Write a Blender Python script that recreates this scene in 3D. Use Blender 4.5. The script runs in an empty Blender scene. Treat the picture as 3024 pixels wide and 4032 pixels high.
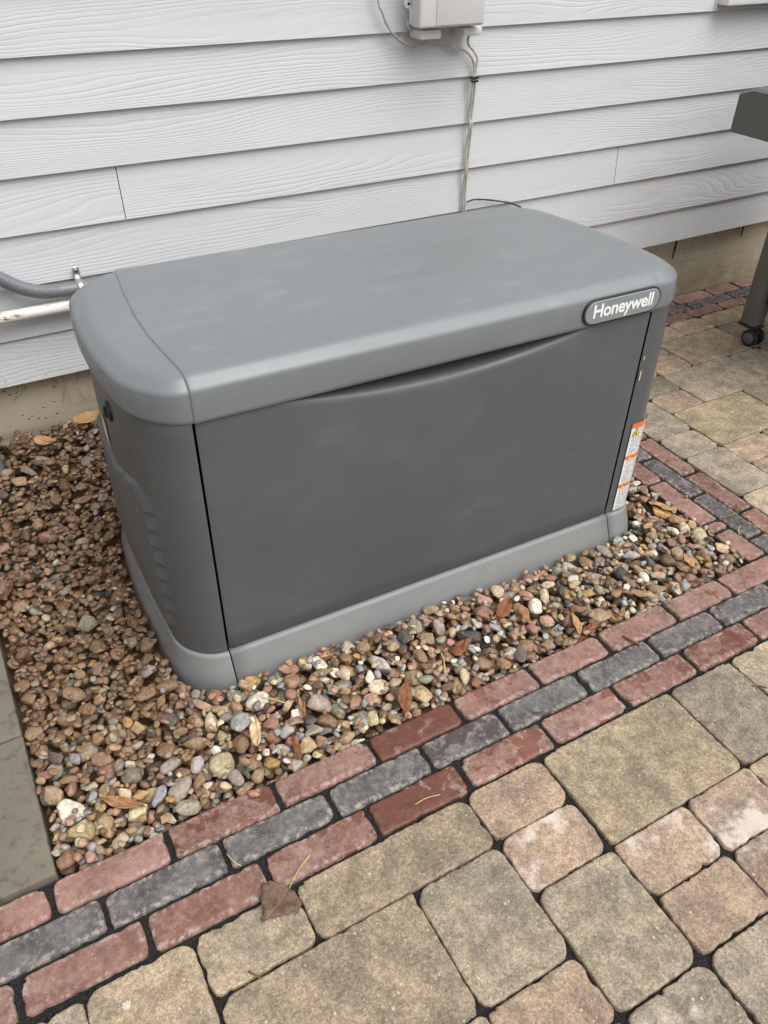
import bpy, bmesh, math, random
import numpy as np
from mathutils import Vector, Matrix, noise as mnoise

S = bpy.context.scene
COL = S.collection
R = math.radians

# ------------------------------------------------------------------ camera, sky, sun, exposure
cam_data = bpy.data.cameras.new('camera')
cam = bpy.data.objects.new('camera', cam_data)
COL.objects.link(cam)
cam.location = (-0.2812, -2.0578, 1.2729)
cam.rotation_euler = (0.9053, -0.0133, -0.5098)
cam_data.sensor_fit = 'VERTICAL'
cam_data.sensor_height = 36.0
cam_data.lens = 3151.47 / 4032 * 36.0
cam_data.clip_start = 0.02
cam_data.clip_end = 500
S.camera = cam
S.render.resolution_x, S.render.resolution_y = 768, 1024

SUN_EL, SUN_AZ = R(62), R(160)          # azimuth measured from +Y, clockwise seen from above
W = bpy.data.worlds.new('World'); S.world = W; W.use_nodes = True
wn, wl = W.node_tree.nodes, W.node_tree.links
wn.clear()
sky = wn.new('ShaderNodeTexSky'); sky.sky_type = 'NISHITA'; sky.sun_disc = False
sky.sun_elevation = SUN_EL; sky.sun_rotation = SUN_AZ
sky.air_density = 1.0; sky.dust_density = 4.0; sky.ozone_density = 1.0
hs = wn.new('ShaderNodeHueSaturation'); hs.inputs['Saturation'].default_value = 0.10
bg = wn.new('ShaderNodeBackground'); bg.inputs['Strength'].default_value = 0.10
wo = wn.new('ShaderNodeOutputWorld')
wl.new(sky.outputs[0], hs.inputs['Color']); wl.new(hs.outputs[0], bg.inputs['Color']); wl.new(bg.outputs[0], wo.inputs['Surface'])
sun_d = bpy.data.lights.new('sun', 'SUN'); sun_d.energy = 1.5; sun_d.angle = R(60); sun_d.color = (1.0, 0.985, 0.96)
sun = bpy.data.objects.new('sun', sun_d); COL.objects.link(sun)
sdir = Vector((math.sin(SUN_AZ) * math.cos(SUN_EL), math.cos(SUN_AZ) * math.cos(SUN_EL), math.sin(SUN_EL)))
sun.rotation_euler = (-sdir).to_track_quat('-Z', 'Y').to_euler()
sun.location = sdir * 6
vs = S.view_settings
vs.view_transform = 'Standard'; vs.look = 'None'; vs.gamma = 1.0; vs.use_curve_mapping = False
vs.exposure = 0.74

# ------------------------------------------------------------------ helpers
def tag(o, label=None, cat=None, group=None, kind=None):
    if label: o['label'] = label
    if cat: o['category'] = cat
    if group: o['group'] = group
    if kind: o['kind'] = kind
    return o

def empty(name, loc=(0, 0, 0), rz=0.0):
    o = bpy.data.objects.new(name, None); COL.objects.link(o)
    o.location = loc; o.rotation_euler = (0, 0, rz); o.empty_display_size = 0.05
    return o

def obj_from_bm(name, bm, mat, parent=None, smooth=True, loc=None, recalc=True, angle=None):
    if recalc: bmesh.ops.recalc_face_normals(bm, faces=bm.faces[:])
    me = bpy.data.meshes.new(name); bm.to_mesh(me); bm.free()
    return obj_from_mesh(name, me, mat, parent, smooth, loc, angle)

def obj_from_mesh(name, me, mat, parent=None, smooth=True, loc=None, angle=None):
    if smooth:
        me.polygons.foreach_set('use_smooth', [True] * len(me.polygons))
        if angle: me.set_sharp_from_angle(angle=angle)
    if mat: me.materials.append(mat)
    o = bpy.data.objects.new(name, me); COL.objects.link(o)
    if parent: o.parent = parent
    if loc is not None: o.location = loc
    return o

def pydata(name, v, f, mat, parent=None, smooth=True, loc=None, angle=None, recalc=True):
    me = bpy.data.meshes.new(name); me.from_pydata([tuple(p) for p in v], [], f); me.update()
    bm = bmesh.new(); bm.from_mesh(me); bpy.data.meshes.remove(me)
    return obj_from_bm(name, bm, mat, parent, smooth, loc, recalc, angle)

def box_bm(x0, x1, y0, y1, z0, z1, bevel=0.0, seg=2, bm=None):
    own = bm is None
    if own: bm = bmesh.new()
    m = Matrix.Translation(((x0 + x1) / 2, (y0 + y1) / 2, (z0 + z1) / 2)) @ Matrix.Diagonal((x1 - x0, y1 - y0, z1 - z0, 1))
    r = bmesh.ops.create_cube(bm, size=1.0, matrix=m)
    if bevel > 0:
        es = {e for v in r['verts'] for e in v.link_edges}
        bmesh.ops.bevel(bm, geom=list(es), offset=bevel, segments=seg, profile=0.5, affect='EDGES')
    return bm

def tube_bm(pts, rad, n=8, bm=None, caps=True, profile=None):
    if bm is None: bm = bmesh.new()
    P = [Vector(p) for p in pts]
    rings = []
    prev = None
    for i, p in enumerate(P):
        t = (P[min(i + 1, len(P) - 1)] - P[max(i - 1, 0)]).normalized()
        if prev is None:
            u = t.orthogonal().normalized()
        else:
            u = (prev - t * prev.dot(t)).normalized()
        prev = u
        w = t.cross(u)
        r = rad[i] if hasattr(rad, '__len__') else rad
        rings.append([bm.verts.new(p + (u * math.cos(2 * math.pi * k / n) + w * math.sin(2 * math.pi * k / n)) * r) for k in range(n)])
    for a, b in zip(rings, rings[1:]):
        for k in range(n): bm.faces.new((a[k], a[(k + 1) % n], b[(k + 1) % n], b[k]))
    if caps:
        bm.faces.new(rings[0]); bm.faces.new(rings[-1])
    return bm

def spline(pts, n=6):
    P = [Vector(p) for p in pts]; out = []
    for i in range(len(P) - 1):
        p0, p1, p2, p3 = P[max(i - 1, 0)], P[i], P[i + 1], P[min(i + 2, len(P) - 1)]
        for k in range(n):
            t = k / n
            out.append(0.5 * ((2 * p1) + (p2 - p0) * t + (2 * p0 - 5 * p1 + 4 * p2 - p3) * t * t + (3 * p1 - p0 - 3 * p2 + p3) * t ** 3))
    out.append(P[-1])
    return out

def grid_faces(rows):
    """rows: list of equally long lists of points -> verts, faces"""
    v = []; f = []; n = len(rows[0])
    for r in rows: v += r
    for i in range(len(rows) - 1):
        for j in range(n - 1):
            f.append((i * n + j, i * n + j + 1, (i + 1) * n + j + 1, (i + 1) * n + j))
    return v, f

def lin(r, g, b):
    def c(u):
        u /= 255.0
        return u / 12.92 if u <= 0.04045 else ((u + 0.055) / 1.055) ** 2.4
    return (c(r), c(g), c(b))

# ------------------------------------------------------------------ material builder
class M:
    def __init__(s, name, rough=0.6, spec=0.4, metallic=0.0):
        s.m = bpy.data.materials.new(name); s.m.use_nodes = True
        s.n, s.l = s.m.node_tree.nodes, s.m.node_tree.links
        s.b = s.n['Principled BSDF']
        s.b.inputs['Roughness'].default_value = rough
        s.b.inputs['Specular IOR Level'].default_value = spec
        s.b.inputs['Metallic'].default_value = metallic
        s.tc = s.n.new('ShaderNodeTexCoord')
        s.oi = None
    def put(s, sock, v):
        if isinstance(v, bpy.types.NodeSocket): s.l.new(v, sock)
        elif hasattr(v, '__len__'): sock.default_value = tuple(v) + ((1.0,) if len(sock.default_value) == 4 and len(v) == 3 else ())
        else: sock.default_value = v
    def info(s):
        if not s.oi: s.oi = s.n.new('ShaderNodeObjectInfo')
        return s.oi
    def vec(s, src='Object', scale=(1, 1, 1), off=None):
        mp = s.n.new('ShaderNodeMapping'); mp.inputs['Scale'].default_value = scale
        s.l.new(s.tc.outputs[src], mp.inputs['Vector'])
        if off is not None: s.put(mp.inputs['Location'], off)
        return mp.outputs[0]
    def seeded(s, scale=(1, 1, 1)):
        """object coordinates shifted by the object's own random number"""
        mul = s.math('MULTIPLY', s.info().outputs['Random'], 37.0)
        c = s.n.new('ShaderNodeCombineXYZ')
        for k in range(3): s.l.new(mul, c.inputs[k])
        return s.vec('Object', scale, c.outputs[0])
    def noise(s, vec, scale, detail=3.0, rough=0.55, dist=0.0):
        t = s.n.new('ShaderNodeTexNoise'); t.inputs['Scale'].default_value = scale
        t.inputs['Detail'].default_value = detail; t.inputs['Roughness'].default_value = rough; t.inputs['Distortion'].default_value = dist
        if vec is not None: s.l.new(vec, t.inputs['Vector'])
        return t.outputs['Fac']
    def voro(s, vec, scale, feature='F1', out='Distance', rnd=1.0):
        t = s.n.new('ShaderNodeTexVoronoi'); t.feature = feature; t.inputs['Scale'].default_value = scale
        t.inputs['Randomness'].default_value = rnd
        if vec is not None: s.l.new(vec, t.inputs['Vector'])
        return t.outputs[out]
    def math(s, op, a, b=0.0, c=0.0, clamp=False):
        t = s.n.new('ShaderNodeMath'); t.operation = op; t.use_clamp = clamp
        s.put(t.inputs[0], a); s.put(t.inputs[1], b); s.put(t.inputs[2], c)
        return t.outputs[0]
    def ramp(s, fac, lo, hi, a=0.0, b=1.0):
        t = s.n.new('ShaderNodeMapRange'); t.interpolation_type = 'SMOOTHSTEP'
        s.put(t.inputs['Value'], fac)
        s.put(t.inputs['From Min'], lo); s.put(t.inputs['From Max'], hi); s.put(t.inputs['To Min'], a); s.put(t.inputs['To Max'], b)
        return t.outputs[0]
    def mix(s, fac, a, b, mode='MIX'):
        t = s.n.new('ShaderNodeMix'); t.data_type = 'RGBA'; t.blend_type = mode
        s.put(t.inputs[0], fac); s.put(t.inputs[6], a); s.put(t.inputs[7], b)
        return t.outputs[2]
    def sep(s, vec):
        t = s.n.new('ShaderNodeSeparateXYZ'); s.l.new(vec, t.inputs[0]); return t.outputs
    def attr(s, name):
        t = s.n.new('ShaderNodeAttribute'); t.attribute_name = name; return t
    def color(s, v): s.put(s.b.inputs['Base Color'], v); return s
    def rough(s, v): s.put(s.b.inputs['Roughness'], v); return s
    def bump(s, h, strength=0.3, dist=0.002):
        t = s.n.new('ShaderNodeBump'); t.inputs['Strength'].default_value = strength; t.inputs['Distance'].default_value = dist
        s.l.new(h, t.inputs['Height']); s.l.new(t.outputs[0], s.b.inputs['Normal']); return s

def simple(name, rgb, rough=0.5, spec=0.4, var=0.12, nscale=40.0, bump=0.0, metallic=0.0):
    m = M(name, rough, spec, metallic)
    v = m.vec('Object')
    n = m.noise(v, nscale, 4)
    d = tuple(c * (1 - var) for c in rgb); u = tuple(min(1, c * (1 + var)) for c in rgb)
    m.color(m.mix(n, d, u))
    m.rough(m.ramp(m.noise(v, nscale * 0.6, 3), 0.3, 0.7, rough - 0.06, rough + 0.08))
    if bump: m.bump(m.noise(v, nscale * 6, 3), bump, 0.001)
    return m.m

# --- siding paint with embossed cedar grain
def mat_siding():
    m = M('siding_paint', 0.62, 0.3)
    v = m.seeded((1, 1, 1))
    xyz = m.sep(v)
    low = m.noise(m.seeded((0.95, 1, 6.8)), 1.0, 1.6, 0.45)
    wob = m.noise(m.seeded((11, 1, 26)), 1.0, 2.5, 0.55)
    ph = m.math('MULTIPLY', xyz[2], 640.0)
    ph = m.math('ADD', ph, m.math('MULTIPLY', low, 140.0))
    ph = m.math('ADD', ph, m.math('MULTIPLY', wob, 3.4))
    wave = m.math('SINE', ph)
    wave = m.ramp(wave, -1.0, -0.15)
    amp = m.ramp(m.noise(m.seeded((1.6, 1, 13)), 1.0, 2), 0.32, 0.68, 0.15, 1.0)
    h = m.math('MULTIPLY', wave, amp)
    fine = m.noise(m.seeded((10, 1, 260)), 1.0, 2)
    h = m.math('ADD', h, m.math('MULTIPLY', fine, 0.35))
    base = lin(204, 205, 207)
    c = m.mix(m.noise(m.seeded((0.7, 1, 3)), 1.0, 3), tuple(k * 0.94 for k in base), tuple(k * 1.05 for k in base))
    dirt = m.ramp(m.noise(m.seeded((3, 1, 22)), 1.0, 5, 0.65), 0.52, 0.8, 0, 0.35)
    c = m.mix(dirt, c, lin(176, 176, 172))
    spk = m.ramp(m.voro(m.seeded((1, 1, 1)), 16.0), 0.022, 0.035, 0.5, 0.0)
    spk = m.math('MULTIPLY', spk, m.ramp(m.noise(m.seeded((1, 1, 1)), 7.0, 2), 0.62, 0.68))
    c = m.mix(spk, c, lin(120, 118, 112))
    m.color(c).bump(h, 0.37, 0.0013)
    return m.m

def mat_concrete():
    m = M('foundation_concrete', 0.85, 0.25)
    v = m.vec('Object')
    n = m.noise(v, 9, 5, 0.6)
    c = m.mix(n, lin(164, 153, 132), lin(200, 190, 170))
    str_ = m.noise(m.vec('Object', (3, 3, 26)), 1.0, 4)
    c = m.mix(m.ramp(str_, 0.5, 0.72, 0, 0.5), c, lin(156, 140, 112))
    z = m.sep(v)[2]
    soil = m.math('MULTIPLY', m.ramp(z, 0.02, 0.15, 0.55, 0.0), m.ramp(m.noise(v, 14, 4), 0.3, 0.6))
    c = m.mix(soil, c, lin(134, 116, 84))
    pv = m.voro(m.vec('Object', (1, 1, 1.6)), 46.0)
    gate = m.ramp(m.noise(v, 23, 2), 0.47, 0.55)
    pits = m.math('MULTIPLY', m.ramp(pv, 0.12, 0.22, 1, 0), gate)
    c = m.mix(m.math('MULTIPLY', pits, 0.75), c, lin(86, 76, 60))
    h = m.math('SUBTRACT', m.math('MULTIPLY', m.noise(v, 120, 4), 0.25), pits)
    m.color(c).bump(h, 0.7, 0.003)
    return m.m

def mat_plastic_panel(name, rgb, mott=0.06, dust=0.10, rough=0.45, streak=(2.0, 7.0, 7.0), dustc=None, bump=0.05):
    m = M(name, rough, 0.6)
    v = m.vec('Object')
    a = m.noise(m.vec('Object', streak), 1.0, 4, 0.6, 0.3)
    b = m.noise(m.vec('Object', (streak[0] * 3.5, streak[1] * 3.5, streak[2] * 3.5)), 1.0, 5, 0.65)
    c = m.mix(a, tuple(k * (1 - mott) for k in rgb), tuple(k * (1 + mott) for k in rgb))
    dc = dustc or tuple(min(1, k * 1.35 + 0.02) for k in rgb)
    sm = m.math('MULTIPLY', m.ramp(b, 0.5, 0.78), m.ramp(a, 0.4, 0.65))
    c = m.mix(m.math('MULTIPLY', sm, dust), c, dc)
    sw = m.noise(m.vec('Object', (5, 9, 9)), 1.0, 5, 0.6, 1.6)
    c = m.mix(m.ramp(sw, 0.52, 0.75, 0, dust * 0.45), c, dc)
    c = m.mix(m.ramp(sw, 0.25, 0.42, dust * 0.35, 0), c, tuple(k * 0.8 for k in rgb))
    dr = m.math('MULTIPLY', m.ramp(m.voro(v, 75.0), 0.05, 0.09, 1, 0), m.ramp(m.noise(v, 9, 3), 0.55, 0.65))
    c = m.mix(m.math('MULTIPLY', dr, 0.35), c, tuple(min(1, k * 2.2) for k in rgb))
    sc = m.noise(m.vec('Object', (9, 60, 60)), 1.0, 4, 0.6)
    c = m.mix(m.ramp(sc, 0.68, 0.76, 0, dust * 0.5), c, dc)
    m.color(c)
    m.rough(m.ramp(m.math('ADD', a, m.math('MULTIPLY', b, 0.5)), 0.5, 1.0, rough - 0.07, rough + 0.12))
    m.bump(m.noise(v, 900, 2), bump, 0.0004)
    return m.m

def mat_brick():
    m = M('tumbled_brick', 0.75, 0.35)
    oi = m.info()
    v = m.seeded()
    col = oi.outputs['Color']; wet = oi.outputs['Alpha']
    n1 = m.noise(v, 16, 5, 0.62)
    n2 = m.noise(v, 55, 5, 0.7)
    c = m.mix(m.ramp(n1, 0.3, 0.7), m.mix(1.0, col, (0.62, 0.60, 0.60), 'MULTIPLY'), m.mix(1.0, col, (1.14, 1.20, 1.22), 'MULTIPLY'))
    haze = m.math('MULTIPLY', m.ramp(n2, 0.38, 0.72), m.ramp(m.noise(v, 10, 5, 0.65), 0.33, 0.66))
    c = m.mix(m.math('MULTIPLY', haze, 0.42), c, lin(168, 154, 146))
    sv = m.voro(m.vec('Object', (1, 1, 1)), 190.0)
    spk = m.math('MULTIPLY', m.ramp(sv, 0.10, 0.2, 1, 0), m.ramp(m.noise(v, 60, 2), 0.56, 0.62))
    c = m.mix(m.math('MULTIPLY', spk, 0.6), c, lin(222, 212, 206))
    dkn = m.ramp(m.noise(v, 85, 4, 0.7), 0.56, 0.7, 0, 0.55)
    c = m.mix(dkn, c, m.mix(1.0, c, (0.5, 0.48, 0.46), 'MULTIPLY'))
    rim = m.attr('rim').outputs['Fac']
    wear = m.math('MULTIPLY', m.ramp(m.noise(v, 95, 4, 0.7), 0.44, 0.66), m.ramp(rim, 0.2, 0.9, 0.22, 0.62))
    c = m.mix(wear, c, lin(180, 164, 154))
    wm1 = m.noise(v, 21, 4, 0.6, 0.4)
    thr = m.math('SUBTRACT', 0.76, m.math('MULTIPLY', wet, 0.40))
    wm = m.ramp(wm1, thr, m.math('ADD', thr, 0.03))
    c = m.mix(m.math('MULTIPLY', wm, 0.85), c, m.mix(m.ramp(n2, 0.3, 0.7), m.mix(1.0, col, (0.52, 0.40, 0.34), 'MULTIPLY'), m.mix(1.0, col, (0.78, 0.60, 0.50), 'MULTIPLY')))
    m.color(c)
    m.rough(m.ramp(wm, 0, 1, 0.78, 0.42))
    h = m.math('ADD', m.noise(v, 90, 6, 0.7), m.math('MULTIPLY', n1, 0.6))
    m.bump(h, 0.5, 0.0035)
    return m.m

def mat_paver():
    m = M('tumbled_paver', 0.82, 0.3)
    oi = m.info()
    v = m.seeded()
    col = oi.outputs['Color']; eff = oi.outputs['Alpha']
    n1 = m.noise(v, 7, 5, 0.6)
    n3 = m.noise(v, 130, 4, 0.7)
    rim = m.attr('rim').outputs['Fac']
    c = m.mix(m.ramp(n1, 0.3, 0.7), m.mix(1.0, col, (0.78, 0.79, 0.82), 'MULTIPLY'), m.mix(1.0, col, (1.13, 1.11, 1.05), 'MULTIPLY'))
    c = m.mix(m.ramp(m.noise(v, 28, 4, 0.65), 0.36, 0.64), m.mix(1.0, c, (0.82, 0.82, 0.82), 'MULTIPLY'), m.mix(1.0, c, (1.14, 1.13, 1.10), 'MULTIPLY'))
    c = m.mix(m.ramp(n3, 0.32, 0.68), m.mix(1.0, c, (0.76, 0.75, 0.74), 'MULTIPLY'), m.mix(1.0, c, (1.20, 1.20, 1.18), 'MULTIPLY'))
    grit = m.ramp(m.noise(v, 330, 2, 0.5), 0.3, 0.7, 0.74, 1.22)
    gc = m.n.new('ShaderNodeCombineColor')
    for k in range(3): m.l.new(grit, gc.inputs[k])
    c = m.mix(1.0, c, gc.outputs[0], 'MULTIPLY')
    sv = m.voro(m.vec('Object', (1, 1.25, 1)), 105.0)
    gate = m.math('SUBTRACT', 0.57, m.math('MULTIPLY', rim, 0.12))
    spk = m.math('MULTIPLY', m.ramp(sv, 0.14, 0.26, 1, 0), m.ramp(m.noise(v, 48, 2), gate, m.math('ADD', gate, 0.06)))
    c = m.mix(m.math('MULTIPLY', spk, 0.55), c, lin(206, 190, 156))
    s2 = m.math('MULTIPLY', m.ramp(m.voro(m.vec('Object', (1.3, 1, 1)), 62.0), 0.08, 0.2, 1, 0), m.ramp(m.noise(v, 31, 2), 0.56, 0.62))
    c = m.mix(m.math('MULTIPLY', s2, 0.7), c, lin(214, 200, 172))
    dv = m.voro(m.vec('Object', (1.2, 1, 1)), 120.0)
    dk = m.math('MULTIPLY', m.ramp(dv, 0.12, 0.24, 1, 0), m.ramp(m.noise(v, 37, 2), 0.53, 0.6))
    c = m.mix(m.math('MULTIPLY', dk, 0.7), c, lin(80, 72, 60))
    e1 = m.math('ADD', m.math('MULTIPLY', m.noise(v, 11, 2, 0.5), 0.72), m.math('MULTIPLY', m.noise(v, 70, 4, 0.7), 0.28))
    thr = m.math('SUBTRACT', 0.74, m.math('MULTIPLY', eff, 0.27))
    em = m.ramp(e1, thr, m.math('ADD', thr, 0.12))
    c = m.mix(m.math('MULTIPLY', em, 0.72), c, lin(214, 202, 192))
    m.color(c)
    h = m.math('ADD', m.noise(v, 160, 4, 0.65), m.math('MULTIPLY', m.noise(v, 500, 2), 0.5))
    h = m.math('ADD', h, m.math('MULTIPLY', spk, 0.35))
    m.bump(h, 0.6, 0.0028)
    return m.m

def mat_joint():
    m = M('dark_joint_sand', 0.95, 0.15)
    v = m.vec('Object')
    c = m.mix(m.ramp(m.noise(v, 600, 3), 0.35, 0.68), (0.006, 0.006, 0.006), (0.042, 0.039, 0.037))
    c = m.mix(m.ramp(m.noise(v, 230, 2), 0.72, 0.78, 0, 0.5), c, lin(140, 120, 95))
    m.color(c).bump(m.noise(v, 420, 3), 0.8, 0.003)
    return m.m

def mat_stone():
    m = M('river_stone', 0.6, 0.4)
    at = m.attr('tint')
    v = m.vec('Object')
    c = at.outputs['Color']
    n = m.noise(v, 120, 5, 0.65)
    c = m.mix(m.ramp(n, 0.3, 0.7), m.mix(1.0, c, (0.62, 0.61, 0.60), 'MULTIPLY'), m.mix(1.0, c, (1.25, 1.24, 1.22), 'MULTIPLY'))
    gr = m.noise(v, 620, 3, 0.6)
    c = m.mix(m.ramp(gr, 0.35, 0.7, 0, 0.6), c, m.mix(1.0, c, (1.3, 1.28, 1.24), 'MULTIPLY'))
    d = m.ramp(m.noise(v, 45, 4, 0.6), 0.52, 0.7, 0, 0.5)
    c = m.mix(d, c, lin(108, 86, 66))
    m.color(c)
    m.rough(m.ramp(m.noise(v, 80, 2), 0.3, 0.7, 0.45, 0.75))
    m.bump(m.math('ADD', m.noise(v, 260, 4, 0.6), m.math('MULTIPLY', n, 0.8)), 0.35, 0.0016)
    return m.m

def mat_soil():
    m = M('brown_soil', 0.95, 0.15)
    v = m.vec('Object')
    c = m.mix(m.noise(v, 60, 5, 0.7), lin(60, 46, 34), lin(98, 76, 55))
    m.color(c).bump(m.noise(v, 170, 5, 0.7), 0.9, 0.006)
    return m.m

def mat_slab():
    m = M('bluestone_slab', 0.8, 0.3)
    v = m.vec('Object')
    c = m.mix(m.noise(v, 6, 5, 0.6), lin(92, 88, 77), lin(122, 117, 104))
    c = m.mix(m.ramp(m.noise(v, 38, 5, 0.7), 0.5, 0.68, 0, 0.7), c, lin(74, 69, 58))
    c = m.mix(m.ramp(m.noise(v, 14, 3), 0.62, 0.74, 0, 0.5), c, lin(120, 100, 74))
    m.color(c).bump(m.noise(v, 60, 5, 0.6), 0.35, 0.004)
    return m.m

def mat_rusty_pipe():
    m = M('white_paint_rusting', 0.45, 0.5)
    v = m.vec('Object')
    n = m.noise(m.vec('Object', (26, 90, 90)), 1.0, 4, 0.6)
    rust = m.math('MULTIPLY', m.ramp(n, 0.57, 0.61), m.ramp(m.noise(v, 11, 2), 0.36, 0.5))
    halo = m.math('MULTIPLY', m.ramp(n, 0.49, 0.6, 0, 0.6), m.ramp(m.noise(v, 11, 2), 0.36, 0.5))
    c = m.mix(m.noise(v, 12, 3), lin(206, 206, 198), lin(228, 228, 222))
    c = m.mix(halo, c, lin(205, 180, 130))
    c = m.mix(rust, c, lin(134, 74, 40))
    m.color(c).bump(n, 0.2, 0.001)
    return m.m

def mat_leaf(name, a, b, vein):
    m = M(name, 0.6, 0.35)
    v = m.vec('Object')
    c = m.mix(m.ramp(m.noise(v, 70, 4, 0.6), 0.3, 0.7), a, b)
    sp = m.ramp(m.noise(v, 160, 3), 0.6, 0.7, 0, 0.6)
    c = m.mix(sp, c, tuple(k * 0.45 for k in a))
    x = m.sep(v)
    rib = m.ramp(m.math('ABSOLUTE', x[1]), 0.0004, 0.0013, 0.7, 0.0)
    side = m.math('SINE', m.math('MULTIPLY', m.math('SUBTRACT', x[0], m.math('MULTIPLY', m.math('ABSOLUTE', x[1]), 0.9)), 620.0))
    rib = m.math('MAXIMUM', rib, m.ramp(side, 0.93, 1.0, 0, 0.35))
    c = m.mix(rib, c, vein)
    m.color(c).bump(m.noise(v, 140, 3), 0.35, 0.002)
    return m.m

def mat_print():
    """white warning sticker: rows of small unreadable grey type"""
    m = M('sticker_print', 0.4, 0.5)
    uv = m.sep(m.tc.outputs['UV'])
    rows = m.math('FRACT', m.math('MULTIPLY', uv[1], 46.0))
    line = m.math('MULTIPLY', m.ramp(rows, 0.30, 0.36), m.ramp(rows, 0.70, 0.76, 1, 0))
    wv = m.vec('UV', (26, 46, 1))
    fl = m.n.new('ShaderNodeVectorMath'); fl.operation = 'FLOOR'; m.l.new(wv, fl.inputs[0])
    wn_ = m.n.new('ShaderNodeTexWhiteNoise'); m.l.new(fl.outputs[0], wn_.inputs['Vector'])
    gate = m.ramp(wn_.outputs['Value'], 0.12, 0.2)
    edge = m.math('MULTIPLY', m.ramp(uv[0], 0.08, 0.1), m.ramp(uv[0], 0.86, 0.9, 1, 0))
    t = m.math('MULTIPLY', m.math('MULTIPLY', line, gate), edge)
    m.color(m.mix(m.math('MULTIPLY', t, 0.85), lin(226, 226, 224), lin(96, 96, 98)))
    return m.m

MAT = dict(
    siding=mat_siding(), concrete=mat_concrete(), brick=mat_brick(), paver=mat_paver(), joint=mat_joint(),
    stone=mat_stone(), soil=mat_soil(), slab=mat_slab(), pipe=mat_rusty_pipe(), print_=mat_print(),
    lid=mat_plastic_panel('lid_grey_coating', lin(114, 118, 120), 0.14, 0.60, 0.38, (3.0, 6.5, 6.5), None, 0.12),
    panel=mat_plastic_panel('panel_dark_grey_coating', lin(84, 87, 89), 0.10, 0.42, 0.42, (2.6, 3.6, 4.2), None, 0.12),
    base=mat_plastic_panel('base_mid_grey_plastic', lin(122, 123, 122), 0.07, 0.35, 0.5, (4, 7, 7)),
    dark=simple('black_cavity', (0.012, 0.012, 0.013), 0.7, 0.2),  # near-black in place of shade inside gaps and holes; also black print
    rubber=simple('black_rubber', (0.018, 0.018, 0.02), 0.45, 0.5, 0.2, 60),
    wheel=simple('grey_wheel_cover', lin(96, 98, 100), 0.5, 0.4),
    badge=simple('badge_grey', lin(132, 139, 143), 0.35, 0.5, 0.04, 25),
    white=simple('white_print', (0.86, 0.86, 0.84), 0.45, 0.4, 0.02),
    orange=simple('orange_print', lin(226, 116, 52), 0.4, 0.4, 0.05),
    yellow=simple('yellow_print', lin(240, 205, 30), 0.4, 0.4, 0.04),
    paintspot=simple('dried_white_paint', lin(184, 178, 166), 0.7, 0.2, 0.3, 220),
    sidelabel=simple('worn_cream_sticker', lin(206, 198, 160), 0.5, 0.3, 0.25, 45),
    nid=simple('beige_grey_plastic', lin(212, 209, 207), 0.5, 0.4, 0.03, 20, 0.05),
    niddark=simple('beige_grey_plastic_shade', lin(176, 173, 170), 0.55, 0.4, 0.05, 30),
    cable=simple('paint_splashed_cable', lin(176, 172, 162), 0.55, 0.4, 0.5, 75),
    blackcable=simple('black_cable', lin(58, 57, 56), 0.5, 0.4, 0.4, 90),
    conduit=simple('grey_liquidtight', lin(112, 114, 119), 0.38, 0.5, 0.06, 30),
    steel=simple('galvanised_steel', lin(178, 180, 182), 0.35, 0.5, 0.1, 50, 0.0, 0.7),
    screw=simple('zinc_screw', lin(150, 152, 152), 0.35, 0.5, 0.15, 120, 0.0, 0.8),
    vinyl=simple('white_vinyl', lin(232, 232, 232), 0.45, 0.4, 0.02, 12),
    grill=simple('olive_grey_enamel', lin(88, 94, 88), 0.42, 0.45, 0.07, 14),
    grillpost=simple('warm_grey_enamel', lin(104, 104, 101), 0.42, 0.45, 0.06, 18),
    grillpanel=simple('dark_grey_enamel', lin(80, 80, 79), 0.42, 0.45, 0.06, 14),
    metalpost=simple('grey_painted_steel', lin(106, 112, 112), 0.45, 0.5, 0.08, 40),
    tar=simple('black_tar', (0.015, 0.014, 0.013), 0.5, 0.4),
    root=simple('dry_root', lin(190, 166, 130), 0.8, 0.2, 0.3, 80),
    twig=simple('brown_twig', lin(112, 84, 58), 0.8, 0.2, 0.3, 120),
    straw=simple('dry_straw', lin(196, 176, 116), 0.7, 0.3, 0.2, 90),
    grass=simple('green_blade', lin(110, 130, 70), 0.6, 0.3, 0.2, 90),
    leaf_brown=mat_leaf('leaf_dark_brown', lin(78, 62, 50), lin(112, 90, 72), lin(138, 112, 84)),
    leaf_orange=mat_leaf('leaf_orange_brown', lin(122, 84, 56), lin(156, 114, 78), lin(168, 130, 90)),
    leaf_pale=mat_leaf('leaf_pale_tan', lin(188, 160, 118), lin(214, 192, 150), lin(160, 130, 90)),
    leaf_tan=mat_leaf('leaf_tan_orange', lin(158, 120, 80), lin(182, 146, 102), lin(130, 96, 62)),
    leaf_rust=mat_leaf('leaf_rust', lin(104, 64, 42), lin(140, 90, 60), lin(84, 54, 38)),
)

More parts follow.
